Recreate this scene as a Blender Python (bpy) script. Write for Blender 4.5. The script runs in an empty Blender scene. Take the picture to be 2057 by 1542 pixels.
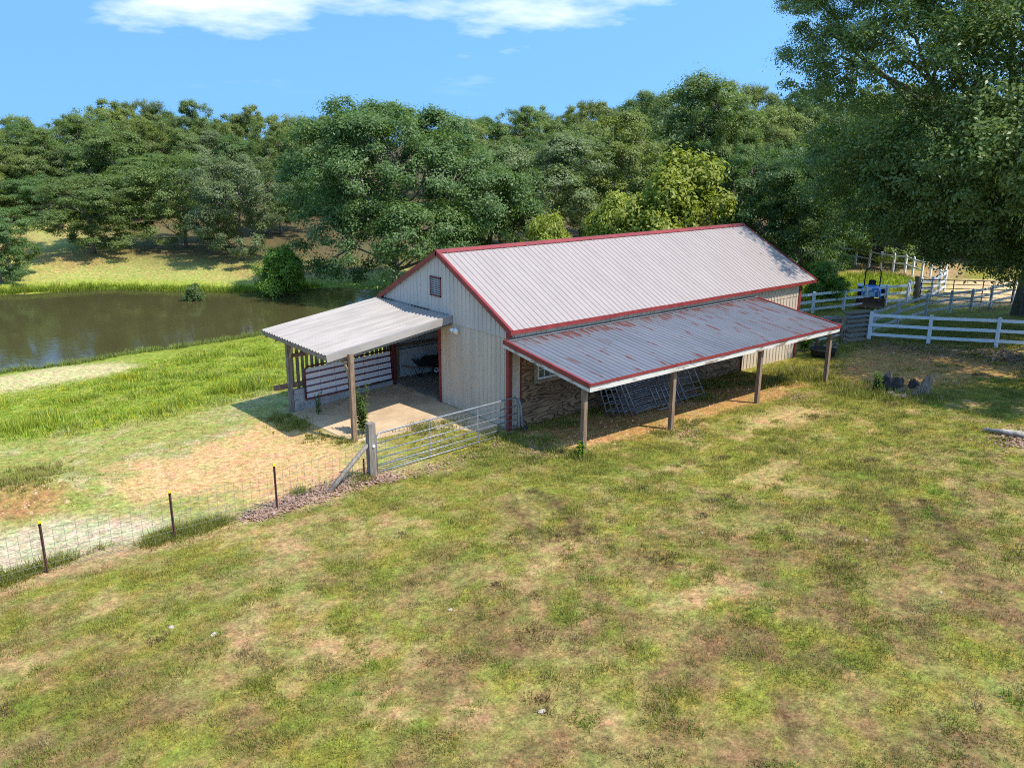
import bpy, math, random
import numpy as np
from mathutils import Vector, Matrix

# ------------------------------------------------------------------ camera
sc = bpy.context.scene
FPX, PITCH, ROLL, YAW = 1700.053, 0.276, 0.005, 0.886
CAM = np.array([-16.801, -20.728, 9.198])
_fw = np.array([math.cos(YAW)*math.cos(PITCH), math.sin(YAW)*math.cos(PITCH), -math.sin(PITCH)])
_r = np.array([math.sin(YAW), -math.cos(YAW), 0.0]); _u = np.cross(_r, _fw)
_r2 = math.cos(ROLL)*_r + math.sin(ROLL)*_u
_u2 = -math.sin(ROLL)*_r + math.cos(ROLL)*_u
cd = bpy.data.cameras.new('camera'); cam = bpy.data.objects.new('camera', cd)
sc.collection.objects.link(cam)
cam.matrix_world = Matrix(((_r2[0], _u2[0], -_fw[0], CAM[0]), (_r2[1], _u2[1], -_fw[1], CAM[1]),
                           (_r2[2], _u2[2], -_fw[2], CAM[2]), (0, 0, 0, 1)))
cd.sensor_width = 36.0; cd.lens = 36.0*FPX/2057.0; cd.clip_end = 3000; cd.clip_start = 0.1
sc.camera = cam

# ------------------------------------------------------------------ light
SUN_EL = math.radians(57.0)
SUN_H = np.array([0.326, -0.945])          # horizontal direction towards the sun
sdir = Vector((SUN_H[0]*math.cos(SUN_EL), SUN_H[1]*math.cos(SUN_EL), math.sin(SUN_EL))).normalized()
sl = bpy.data.lights.new('sun', 'SUN'); sl.energy = 2.3; sl.angle = math.radians(0.53); sl.color = (1.0, 0.94, 0.84)
so = bpy.data.objects.new('sun', sl); sc.collection.objects.link(so)
so.rotation_euler = sdir.to_track_quat('Z', 'Y').to_euler(); so.location = (0, -20, 40)
world = bpy.data.worlds.new('World'); sc.world = world; world.use_nodes = True
wn = world.node_tree.nodes; wl = world.node_tree.links; wn.clear()
wout = wn.new('ShaderNodeOutputWorld'); bg = wn.new('ShaderNodeBackground'); bg.inputs['Strength'].default_value = 0.15
sky = wn.new('ShaderNodeTexSky'); sky.sky_type = 'NISHITA'; sky.sun_disc = False
sky.sun_elevation = SUN_EL; sky.sun_rotation = math.atan2(SUN_H[0], SUN_H[1])
sky.altitude = 200; sky.air_density = 1.0; sky.dust_density = 0.3; sky.ozone_density = 2.0
hsv = wn.new('ShaderNodeHueSaturation'); hsv.inputs["Saturation"].default_value = 1.16; hsv.inputs['Value'].default_value = 1.0; hsv.inputs['Hue'].default_value = 0.49
wl.new(sky.outputs['Color'], hsv.inputs['Color'])
tc = wn.new('ShaderNodeTexCoord'); sep = wn.new('ShaderNodeSeparateXYZ'); wl.new(tc.outputs['Generated'], sep.inputs[0])
def wmath(op, a, b=None, clamp=False):
    m = wn.new('ShaderNodeMath'); m.operation = op; m.use_clamp = clamp
    for i, q in enumerate((a, b)):
        if q is None: continue
        if isinstance(q, (int, float)): m.inputs[i].default_value = q
        else: wl.new(q, m.inputs[i])
    return m.outputs[0]
# clear dry air: the pale band at the horizon is pressed down below the hills
lift = wn.new('ShaderNodeCombineXYZ'); wl.new(sep.outputs['X'], lift.inputs[0]); wl.new(sep.outputs['Y'], lift.inputs[1])
wl.new(wmath('ADD', wmath('MULTIPLY', wmath('MAXIMUM', sep.outputs['Z'], 0.0), 0.80), 0.56), lift.inputs[2])
nrmv = wn.new('ShaderNodeVectorMath'); nrmv.operation = 'NORMALIZE'; wl.new(lift.outputs[0], nrmv.inputs[0]); wl.new(nrmv.outputs[0], sky.inputs['Vector'])
# an even layer of small fair-weather clouds over the whole sky
zz = wmath('ADD', wmath('MAXIMUM', sep.outputs['Z'], 0.0), 0.16)
cb = wn.new('ShaderNodeCombineXYZ')
wl.new(wmath('DIVIDE', sep.outputs['X'], zz), cb.inputs[0]); wl.new(wmath('DIVIDE', sep.outputs['Y'], zz), cb.inputs[1])
cmap = wn.new('ShaderNodeMapping'); CLOUD_OFF = (51.30085, 16.56794, 0.0); cmap.inputs['Location'].default_value = CLOUD_OFF
wl.new(cb.outputs[0], cmap.inputs['Vector'])
cn = wn.new('ShaderNodeTexNoise'); cn.inputs['Scale'].default_value = 0.85; cn.inputs['Detail'].default_value = 9
cn.inputs['Roughness'].default_value = 0.56; wl.new(cmap.outputs[0], cn.inputs['Vector'])
cr = wn.new('ShaderNodeValToRGB'); cr.color_ramp.elements[0].position = 0.57; cr.color_ramp.elements[1].position = 0.73
cr.color_ramp.elements[1].color = (0.86, 0.86, 0.86, 1)
wl.new(cn.outputs['Fac'], cr.inputs[0])
fade = wmath('MULTIPLY', cr.outputs['Color'], wmath('MULTIPLY', wmath('SUBTRACT', sep.outputs['Z'], 0.05), 18.0, True))
cmix = wn.new('ShaderNodeMixRGB'); wl.new(fade, cmix.inputs[0]); wl.new(hsv.outputs[0], cmix.inputs[1])
cmix.inputs[2].default_value = (3.9, 4.0, 4.1, 1)
wl.new(cmix.outputs[0], bg.inputs['Color']); wl.new(bg.outputs[0], wout.inputs[0])
sc.view_settings.view_transform = 'Standard'; sc.view_settings.look = 'None'
sc.view_settings.gamma = 1.0; sc.view_settings.exposure = 1.36; sc.view_settings.use_curve_mapping = False
sc.cycles.use_denoising = False; sc.cycles.filter_width = 1.0; sc.cycles.denoiser = 'OPENIMAGEDENOISE'
sc.cycles.max_bounces = 5; sc.cycles.diffuse_bounces = 3; sc.cycles.glossy_bounces = 2; sc.cycles.transmission_bounces = 3; sc.cycles.transparent_max_bounces = 4

random.seed(7); rng = np.random.default_rng(11)

# ------------------------------------------------------------------ small maths
def pray(px, py):
    d = _fw*FPX + _r2*(px-1028.5) + _u2*(771.0-py)
    return d/np.linalg.norm(d)
def smooth(a, b, x):
    t = np.clip((x-a)/(b-a), 0, 1); return t*t*(3-2*t)
def _hash(ix, iy, s):
    h = (ix.astype(np.int64)*374761393 + iy.astype(np.int64)*668265263 + s*974634777) & 0x7fffffff
    h = ((h ^ (h >> 13))*1274126177) & 0x7fffffff
    h = (h ^ (h >> 16)) & 0xffff
    return h/65535.0
def vnoise(x, y, s=0):
    x = np.asarray(x, float); y = np.asarray(y, float)
    ix = np.floor(x); iy = np.floor(y); fx = x-ix; fy = y-iy
    fx = fx*fx*(3-2*fx); fy = fy*fy*(3-2*fy)
    a = _hash(ix, iy, s); b = _hash(ix+1, iy, s); c = _hash(ix, iy+1, s); d = _hash(ix+1, iy+1, s)
    return (a*(1-fx)+b*fx)*(1-fy) + (c*(1-fx)+d*fx)*fy
def fbm(x, y, f=1.0, o=4, s=0):
    t = 0; amp = 0.5; n = 0
    for i in range(o):
        t = t + amp*vnoise(np.asarray(x)*f+17.3*i, np.asarray(y)*f-9.1*i, s+i); n += amp; f *= 2.03; amp *= 0.5
    return t/n
def poly_sd(x, y, P):
    """signed distance to polygon, negative inside"""
    x = np.asarray(x, float); y = np.asarray(y, float)
    P = np.asarray(P, float); n = len(P)
    d = np.full(x.shape, 1e9); ins = np.zeros(x.shape, bool)
    for i in range(n):
        ax, ay = P[i]; bx, by = P[(i+1) % n]
        ex, ey = bx-ax, by-ay
        t = np.clip(((x-ax)*ex+(y-ay)*ey)/(ex*ex+ey*ey+1e-12), 0, 1)
        d = np.minimum(d, np.hypot(x-ax-t*ex, y-ay-t*ey))
        c = ((ay > y) != (by > y)) & (x < (bx-ax)*(y-ay)/((by-ay)+1e-12)+ax)
        ins ^= c
    return np.where(ins, -d, d)
def line_d(x, y, P):
    d = np.full(np.shape(x), 1e9)
    for (ax, ay), (bx, by) in zip(P[:-1], P[1:]):
        ex, ey = bx-ax, by-ay
        t = np.clip(((x-ax)*ex+(y-ay)*ey)/(ex*ex+ey*ey+1e-12), 0, 1)
        d = np.minimum(d, np.hypot(x-ax-t*ex, y-ay-t*ey))
    return d
def flat(px, py, z=0.0):
    d = pray(px, py); t = (z-CAM[2])/d[2]; return CAM+d*t
def at_dist(px, dist):
    d = pray(px, 600); h = d[:2]/np.linalg.norm(d[:2]); return CAM[:2]+h*dist
def z_at(px, py, dist):
    d = pray(px, py); return CAM[2] + d[2]/np.linalg.norm(d[:2])*dist

# ------------------------------------------------------------------ terrain shape
WATER = -1.2
near_sh = [(-420, 800), (-150, 772), (0, 749), (200, 722), (400, 692), (520, 674)]
far_sh = [(800, 588), (700, 578), (620, 579), (540, 584), (470, 587), (400, 586), (300, 583), (200, 581), (100, 586), (0, 592), (-160, 592), (-500, 600)]
POND = [tuple(flat(a, b, WATER)[:2]) for a, b in near_sh] + [(6.0, 20.5), (12.0, 23.5), (16.0, 28.5), (17.0, 35.0)] + \
       [tuple(flat(a, b, WATER)[:2]) for a, b in far_sh]
CP = [(0, 0, 0), (8, 0, 0), (16.5, 0, 0), (0, 7.8, 0.0), (8, 8, -0.1), (16.5, 8, 0), (0, 4, 0.02), (8, 4, 0),
      (0, -3.75, .27), (4, -3.75, .27), (8.2, -3.75, .27), (12.9, -3.7, .27), (4, -1.5, .1), (12, -1.5, .1),
      (-4.1, 3.1, -.3), (-4.4, 7.2, -.32), (-5.5, -.5, 0.0), (-2, 1, 0), (-2, 5, -.12), (-2.7, -.4, 0.02),
      (-8.6, -1, 0), (-11.3, -1.1, 0), (-14, -1, 0), (-20, -1.5, -.1),
      (-10, -12, .5), (-16, -8, .4), (-4, -17, .85), (-16, -20, .9), (12, -11, .75), (3, -9, .55), (-30, -30, 1.2), (10, -30, 1.6),
      (-8, 5, -.35), (-12, 8, -.55), (-16, 4, -.3), (-24, 8, -.6), (-8, 12, -.6), (2, 13, -.6), (10, 13, -.5), (18, 14, -.4),
      (22.5, -.6, .18), (24, -3.2, .38), (25.8, -6, .55), (20, -8, .6), (30, 4, .1), (29, 8, 0), (35, 3.5, .1), (36, -3, .35), (46, 12, .35), (46, 3, .5),
      (30, -20, 1.2), (60, 0, .8), (60, 30, 2.2), (35, 30, .3), (25, 22, -.3)]
for px, ds in ((-200, 75), (0, 74), (200, 76), (400, 76), (560, 76)):
    p = at_dist(px, ds); CP.append((p[0], p[1], 0.2))
for px, ds, z in ((-300, 100, 1.6), (0, 95, 1.6), (250, 92, 1.6), (500, 95, 1.7), (700, 95, 1.6), (900, 90, 1.4), (1100, 90, 1.5), (1300, 90, 1.8), (1500, 90, 1.8),
                  (-400, 150, 2.6), (200, 150, 2.6), (700, 150, 2.6), (1200, 150, 4.2), (1700, 140, 3.6), (2200, 120, 2.2), (2700, 80, 1.6),
                  (-900, 230, 4), (300, 230, 4), (1300, 230, 6), (2400, 230, 4)):
    p = at_dist(px, ds); CP.append((p[0], p[1], z))
CP += [(-80, -60, 1), (60, -80, 2), (-60, 20, -.6), (-120, 60, 3), (-60, 60, 0.3)]
_c = np.array(CP); _n = len(_c)
def _U(r): return np.where(r > 1e-9, r*r*np.log(np.maximum(r, 1e-9)), 0.0)
_D = np.hypot(_c[:, None, 0]-_c[None, :, 0], _c[:, None, 1]-_c[None, :, 1])
_A = np.zeros((_n+3, _n+3)); _A[:_n, :_n] = _U(_D)+np.eye(_n)*4.0
_A[:_n, _n] = 1; _A[:_n, _n+1:] = _c[:, :2]; _A[_n, :_n] = 1; _A[_n+1:, :_n] = _c[:, :2].T
_w = np.linalg.solve(_A, np.concatenate([_c[:, 2], np.zeros(3)]))
def H(x, y):
    x = np.asarray(x, float); y = np.asarray(y, float); sh = x.shape
    X = np.clip(x.ravel(), -230, 330); Y = np.clip(y.ravel(), -180, 330); z = _w[_n]+_w[_n+1]*X+_w[_n+2]*Y
    for i in range(_n):
        z = z + _w[i]*_U(np.hypot(X-_c[i, 0], Y-_c[i, 1]))
    z = np.clip(z, -3, 14)
    # the pond basin
    d = poly_sd(X, Y, POND) + (fbm(X, Y, .35, 3, 5)-.5)*1.0
    z = np.maximum(z, WATER+.25)
    k = smooth(0.0, 9.0, d)
    z = np.where(d > 0, (WATER+.02+.12*np.minimum(d, 2.0))*(1-k) + z*k, WATER+np.maximum(d*.35, -1.6))
    # the heaped earth at the end of the wire fence
    m = flat(40, 985, 0); z = z + .55*np.exp(-((X-m[0])**2/5.0+(Y-m[1])**2/2.4))
    # small unevenness, less by the building
    amp = 0.05*smooth(1.0, 6.0, poly_sd(X, Y, [(-6, -4.5), (18, -4.5), (18, 8.5), (-6, 8.5)])) + .006
    z = z + (fbm(X, Y, .55, 3, 2)-.5)*2*amp
    return z.reshape(sh)
def G(px, py):
    """photo pixel -> point on the terrain"""
    d = pray(px, py); t = np.concatenate([np.arange(8, 60, .25), np.arange(60, 260, 1.0)])
    P = CAM[None]+d[None]*t[:, None]; s = P[:, 2]-H(P[:, 0], P[:, 1])
    i = int(np.argmax(s < 0)) if (s < 0).any() else len(t)-1
    lo, hi = t[max(i-1, 0)], t[i]
    tt = np.linspace(lo, hi, 25); P = CAM[None]+d[None]*tt[:, None]; s = np.abs(P[:, 2]-H(P[:, 0], P[:, 1]))
    p = P[int(np.argmin(s))]; return np.array([p[0], p[1], float(H(p[0], p[1]))])
def Gs(L): return [G(a, b) for a, b in L]
def hz(x, y): return float(H(np.array([x]), np.array([y]))[0])

# ------------------------------------------------------------------ ground cover colours
def PP(L): return [tuple(p[:2]) for p in Gs(L)]
DIRT_GATE = PP([(215, 985), (270, 930), (420, 885), (520, 850), (640, 862), (700, 900), (735, 950), (650, 985), (560, 1000), (430, 985), (330, 1000)])
DIRT_LEAN = [(-.4, -3.1), (2, -3.5), (4, -3.6), (9, -3.6), (12, -3.4), (12.5, -1.2), (9, -.2), (.3, -.2), (-.3, -1.5)]
DIRT_YARD = PP([(1690, 745), (1700, 705), (1790, 698), (1900, 715), (2057, 735), (2057, 760), (1930, 765), (1800, 790), (1710, 770)])
DIRT_BROAD = PP([(1500, 860), (1480, 835), (1600, 815), (1680, 825), (1640, 850)])
GRAVEL = PP([(-80, 1110), (0, 1075), (110, 1042), (240, 1045), (330, 1040), (350, 1060), (240, 1100), (120, 1125), (0, 1165), (-80, 1190)])
PONDPATH = PP([(-60, 765), (0, 757), (120, 735), (230, 728), (290, 735), (200, 755), (80, 775), (0, 787), (-60, 797)])
MEADOW = PP([(-80, 800), (0, 785), (200, 758), (330, 720), (520, 680), (575, 690), (580, 770), (500, 800), (400, 822), (280, 850), (150, 872), (0, 885), (-80, 895)])
DRIVE = PP([(1880, 610), (1900, 565), (1960, 562), (2060, 560), (2130, 565), (2140, 600), (2050, 612), (1960, 616)])
WEEDS = PP([(1560, 600), (1600, 570), (1700, 556), (1770, 548), (1840, 560), (1835, 580), (1760, 590), (1650, 610)])
FORDIRT = PP([(1690, 545), (1740, 530), (1850, 545), (1870, 500), (1950, 500), (1930, 560), (1850, 570), (1760, 548)])
EARTH = PP([(-30, 1060), (-30, 985), (60, 970), (130, 985), (95, 1030), (30, 1055)])
FENCE_L = PP([(-250, 1250), (-100, 1208), (20, 1172), (95, 1152), (220, 1118), (351, 1083), (450, 1055), (557, 1023), (650, 1000), (747, 960)])
BARN = [(-.2, -.2), (16.8, -.2), (16.8, 8.1), (-.2, 8.1)]
def C3(r, g, b): return np.array([r, g, b])
GREEN = C3(.225, .215, .038); GREEN2 = C3(.172, .178, .032); STRAW = C3(.285, .222, .094); BROWN = C3(.178, .118, .056)
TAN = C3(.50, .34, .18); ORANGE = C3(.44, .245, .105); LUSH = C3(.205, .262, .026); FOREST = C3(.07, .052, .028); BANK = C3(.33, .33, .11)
SAND = C3(.56, .42, .27); PALE = C3(.47, .40, .25); OLIVE = C3(.29, .29, .085)
def mixc(a, b, t): return a*(1-t)[:, None] + b*t[:, None]
def cover(x, y):
    """-> colour (n,3), lush 0..1, bare 0..1"""
    n1 = fbm(x, y, .22, 4, 20); n2 = fbm(x, y, .9, 4, 30); n3 = fbm(x, y, 2.6, 3, 40); w = (n2-.5)
    down = -y*.75 - x*.25                                        # towards the drone the lawn gets drier
    dry = np.clip(.36 + .050*(down-5) + (n1-.5)*.9 + (n2-.5)*1.3 + (n3-.5)*1.3, 0, 1)
    dry = smooth(.2, .85, dry)
    c = mixc(GREEN[None], GREEN2[None], smooth(.45, .75, fbm(x, y, .6, 3, 71)))
    c = mixc(c, STRAW[None], dry*.80)
    c = mixc(c, BROWN[None], smooth(.42, .66, fbm(x, y, 1.0, 4, 77)*.55+.45*n3)*np.clip(.18+.105*(down-3.5), 0.10, .95))
    bare = smooth(.66, .76, fbm(x, y, .6, 4, 90)+.22*(n3-.5))*.8
    c = mixc(c, TAN[None]*.8, bare*.7)
    lush = (1-dry)*(1-bare)
    # tyre ruts in the lawn
    for L in RUTS:
        k = smooth(.24, .10, line_d(x, y, L)+(n3-.5)*.34)*.85; c = mixc(c, BROWN[None]*.62, k); lush = lush*(1-k)
    def lay(P, col, soft, amp, dens=1.0, nz=w):
        nonlocal c, lush, bare
        k = smooth(soft, -soft, poly_sd(x, y, P)+nz*amp)*dens
        c = mixc(c, col[None], k); return k
    # the west field
    k = smooth(-.6, .4, y-np.interp(x, [p[0] for p in FENCE_L], [p[1] for p in FENCE_L]))*(x < -3.5)
    west = k*smooth(30, 20, y)
    c = mixc(c, mixc(OLIVE[None], PALE[None]*.85, smooth(.45, .75, n2*.5+n3*.5)), west*.85); lush = lush*(1-west*.4)
    k = smooth(11, 14, y)*smooth(40, 30, y)*(poly_sd(x, y, POND) < 14); c = mixc(c, LUSH[None], k*.8); lush = np.maximum(lush, k*.5)
    k = lay(MEADOW, LUSH, .7, 1.2); c = mixc(c, OLIVE[None], k*smooth(.55, .7, n3)*.6); lush = np.maximum(lush, k)
    k = lay(GRAVEL, C3(.50, .44, .34), .5, .8, .85); lush *= 1-k; bare = np.maximum(bare, k)
    k = lay(PONDPATH, PALE*1.1, .6, .8, .8); lush *= 1-k
    k = lay(DIRT_GATE, C3(.56, .36, .195), .9, 3.2, .95); c = mixc(c, ORANGE[None], k*smooth(.5, .65, n3)*.5); lush *= 1-k; bare = np.maximum(bare, k)
    k = lay(EARTH, ORANGE*.65, .5, 1.0, .9); lush *= 1-k; bare = np.maximum(bare, k)
    k = lay(DIRT_LEAN, ORANGE*.92, .35, 1.2, .92); c = mixc(c, TAN[None], k*smooth(.45, .65, n2)*.6); lush *= 1-k; bare = np.maximum(bare, k)
    k = lay(DIRT_YARD, ORANGE*1.0, .8, 2.4, .85); lush *= 1-k; bare = np.maximum(bare, k)
    k = lay(DIRT_BROAD, TAN*.95, .5, 1.2, .75); lush *= 1-k*.8; bare = np.maximum(bare, k)
    # dirt edge along the wire fence and at the gate
    fl = line_d(x, y, FENCE_L); k = smooth(.75, .2, fl+w*1.2)*.75; c = mixc(c, C3(.36, .24, .14)[None], k); lush *= 1-k; bare = np.maximum(bare, k)
    # far side of the pond
    pd = poly_sd(x, y, POND)
    far = smooth(34, 40, y+.55*x)*(pd > -1)
    k = far*smooth(56, 42, pd); c = mixc(c, mixc(BANK[None], STRAW[None]*1.05, smooth(.35, .7, n1)), k); lush = np.where(far > .5, .3, lush)
    shore = smooth(3.2, .6, pd+w*1.5)*(pd > -.3)*far; c = mixc(c, LUSH[None]*1.15, shore)
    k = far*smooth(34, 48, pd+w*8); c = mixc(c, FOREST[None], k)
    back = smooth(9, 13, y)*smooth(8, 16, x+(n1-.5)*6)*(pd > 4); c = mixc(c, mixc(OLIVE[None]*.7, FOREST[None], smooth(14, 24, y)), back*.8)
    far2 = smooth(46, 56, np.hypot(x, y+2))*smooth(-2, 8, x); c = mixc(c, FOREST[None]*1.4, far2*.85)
    k = lay(FORDIRT, C3(.36, .25, .16), 1.0, 2.0, .9)
    k = lay(WEEDS, LUSH*1.05, .8, 2.0); lush = np.maximum(lush, k)
    k = lay(DRIVE, SAND, .6, 1.0); lush *= 1-k; bare = np.maximum(bare, k)
    return np.clip(c*(1.02+.30*n3)[:, None], .01, .9), np.clip(lush, 0, 1), np.clip(bare, 0, 1)
RUTS = [PP([(1070, 985), (1110, 1005), (1150, 1040), (1160, 1075)]), PP([(1020, 1010), (1050, 1035), (1075, 1075)]),
        PP([(1850, 1005), (1890, 1035), (1925, 1080), (1915, 1110)]), PP([(1790, 1010), (1815, 1050), (1812, 1090)]), PP([(1575, 1400), (1590, 1460), (1625, 1520)])]

# ------------------------------------------------------------------ materials
MATS = {}
def mat(name, col, rough=.7, metal=0.0, col2=None, scale=4.0, lo=.35, hi=.65, bump=0.0, bscale=30.0, stretch=(1, 1, 1), spec=.5, detail=5.0, col3=None, scale3=1.0, lo3=.6, hi3=.7, stretch3=(1, 1, 1)):
    m = bpy.data.materials.new(name); m.use_nodes = True; nt = m.node_tree; N = nt.nodes; L = nt.links
    b = N['Principled BSDF']; b.inputs['Roughness'].default_value = rough; b.inputs['Metallic'].default_value = metal
    b.inputs['Specular IOR Level'].default_value = spec
    b.inputs['Base Color'].default_value = (*col, 1)
    geo = N.new('ShaderNodeNewGeometry')
    def noise(sc_, st, det=detail):
        mp = N.new('ShaderNodeMapping'); mp.inputs['Scale'].default_value = st; L.new(geo.outputs['Position'], mp.inputs[0])
        n = N.new('ShaderNodeTexNoise'); n.inputs['Scale'].default_value = sc_; n.inputs['Detail'].default_value = det; n.inputs['Roughness'].default_value = .62
        L.new(mp.outputs[0], n.inputs[0]); return n.outputs['Fac']
    out = None
    if col2 is not None:
        r = N.new('ShaderNodeMapRange'); r.interpolation_type = 'SMOOTHSTEP'; r.inputs[1].default_value = lo; r.inputs[2].default_value = hi
        L.new(noise(scale, stretch), r.inputs[0])
        x = N.new('ShaderNodeMixRGB'); L.new(r.outputs[0], x.inputs[0]); x.inputs[1].default_value = (*col, 1); x.inputs[2].default_value = (*col2, 1)
        out = x.outputs[0]
    if col3 is not None:
        r = N.new('ShaderNodeMapRange'); r.interpolation_type = 'SMOOTHSTEP'; r.inputs[1].default_value = lo3; r.inputs[2].default_value = hi3
        L.new(noise(scale3, stretch3), r.inputs[0])
        x = N.new('ShaderNodeMixRGB'); L.new(r.outputs[0], x.inputs[0])
        if out is None: x.inputs[1].default_value = (*col, 1)
        else: L.new(out, x.inputs[1])
        x.inputs[2].default_value = (*col3, 1); out = x.outputs[0]
    if out is not None: L.new(out, b.inputs['Base Color'])
    if bump:
        bp = N.new('ShaderNodeBump'); bp.inputs['Strength'].default_value = bump; bp.inputs['Distance'].default_value = .02
        L.new(noise(bscale, stretch, 3.0), bp.inputs['Height']); L.new(bp.outputs[0], b.inputs['Normal'])
    MATS[name] = m; return m
mat('roof_metal', (.355, .298, .27), .65, .0, (.325, .272, .245), .8, stretch=(3, .6, 1), spec=.5, col3=(.30, .26, .238), scale3=5, stretch3=(2, .25, 1), lo3=.5, hi3=.8)
mat('white_metal', (.385, .34, .30), .65, 0, (.295, .26, .228), 1.1, stretch=(.4, 3, 1))
mat('red_trim', (.27, .034, .031), .5, 0, (.19, .026, .024), 3, bump=.1)
mat('gable_metal', (.54, .48, .42), .6, 0, (.47, .415, .36), .8, stretch=(1, 3, .5))
mat('bounce_tan_metal', (.57, .475, .375), .6, 0, (.50, .41, .32), .8, stretch=(1, 3, .4))  # wall metal; warm light bounced up from the pad is put into this tan
mat('cream_metal', (.60, .49, .365), .55, 0, (.52, .415, .30), 1.0, stretch=(3, 1, .4))
mat('wood_post', (.17, .105, .062), .85, 0, (.28, .19, .12), 6, stretch=(4, 4, .5), bump=.4, bscale=20)
mat('grey_wood', (.27, .235, .19), .88, 0, (.16, .13, .10), 5, stretch=(4, 4, .5), bump=.5, bscale=22)
mat('peeled_board', (.60, .56, .49), .8, 0, (.24, .17, .115), 2.2, .52, .62, stretch=(.5, 1, 3), bump=.3)
mat('raw_board', (.40, .31, .20), .85, 0, (.25, .18, .11), 3, stretch=(.5, 1, 4), bump=.3)
mat('red_paint', (.16, .022, .02), .55, 0, (.10, .02, .02), 5)
mat('gate_sheet', (.72, .72, .73), .45, 0, (.60, .60, .62), 1.5, stretch=(.5, 1, 4))
mat('galvanized', (.33, .34, .355), .5, .5, (.22, .23, .245), 6)
mat('galv_dark', (.30, .315, .33), .5, .45, (.20, .21, .22), 5)
mat('dark_pipe', (.09, .05, .035), .6, .3, (.05, .03, .022), 6)
mat('wire', (.17, .16, .145), .7, .3)
mat('rust_post', (.07, .035, .028), .75, .2, (.11, .05, .035), 8)
mat('yellow_paint', (.75, .55, .02), .5)
mat('concrete', (.60, .44, .27), .9, 0, (.45, .32, .19), .8, bump=.25, bscale=25, col3=(.25, .18, .11), scale3=.55, lo3=.58, hi3=.72)
mat('barn_floor', (.36, .31, .25), .9, 0, (.24, .20, .155), 1.2, bump=.2)
mat('block', (.40, .395, .385), .92, 0, (.29, .285, .275), 2.5, bump=.5, bscale=18, col3=(.50, .50, .49), scale3=1.1)
mat('white_vinyl', (.80, .81, .83), .38, 0, (.70, .71, .73), 2.0, spec=.4)
mat('weathered_shade_vinyl', (.50, .50, .49), .6, 0, (.33, .33, .31), 1.6, .4, .7)  # weathered white vinyl, with tree shade also put into the grey
mat('white_paint', (.74, .73, .69), .5, 0, (.62, .61, .57), 4)
mat('aluminium', (.55, .57, .60), .35, .6, (.42, .44, .47), 5)
mat('black_rubber', (.018, .018, .018), .8)
mat('black_tray', (.02, .02, .022), .45)
mat('black_steel', (.025, .024, .024), .5, .2)
mat('white_plastic', (.78, .78, .78), .35)
mat('blue_paint', (.03, .16, .55), .35, 0, (.05, .22, .62), 5)
mat('sky_paint', (.55, .70, .82), .4)
mat('bucket', (.11, .055, .035), .7, .2, (.17, .08, .045), 5)
mat('stone', (.34, .28, .215), .92, 0, (.20, .165, .13), 2.2, bump=.6, bscale=9, col3=(.50, .44, .36), scale3=1.4)
mat('rock', (.40, .34, .27), .9, 0, (.40, .33, .26), 8, bump=.5, bscale=20)
mat('leaf_litter', (.25, .135, .085), .85, 0, (.44, .30, .22), 9, .4, .6)
mat('stump_wood', (.30, .22, .16), .9, 0, (.11, .08, .06), 5.5, stretch=(3, 3, .6), bump=.7, bscale=14)
mat('char_wood', (.03, .026, .024), .95, 0, (.08, .065, .055), 4, bump=.6)
mat('bark', (.12, .095, .07), .92, 0, (.22, .185, .15), 3, stretch=(3, 3, .6), bump=.6, bscale=9)
mat('pale_wood', (.52, .46, .37), .85, 0, (.22, .19, .15), 4, bump=.4)
mat('dark_interior', (.10, .085, .07), .95, 0, (.06, .05, .04), 2)
mat('liner_white', (.56, .56, .56), .7, 0, (.42, .41, .39), 1.5)
mat('ply_warm', (.42, .22, .085), .8, 0, (.30, .15, .055), 2.5, stretch=(.4, 1, 4))
mat('lamp_head', (.75, .76, .78), .3, .1)
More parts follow.
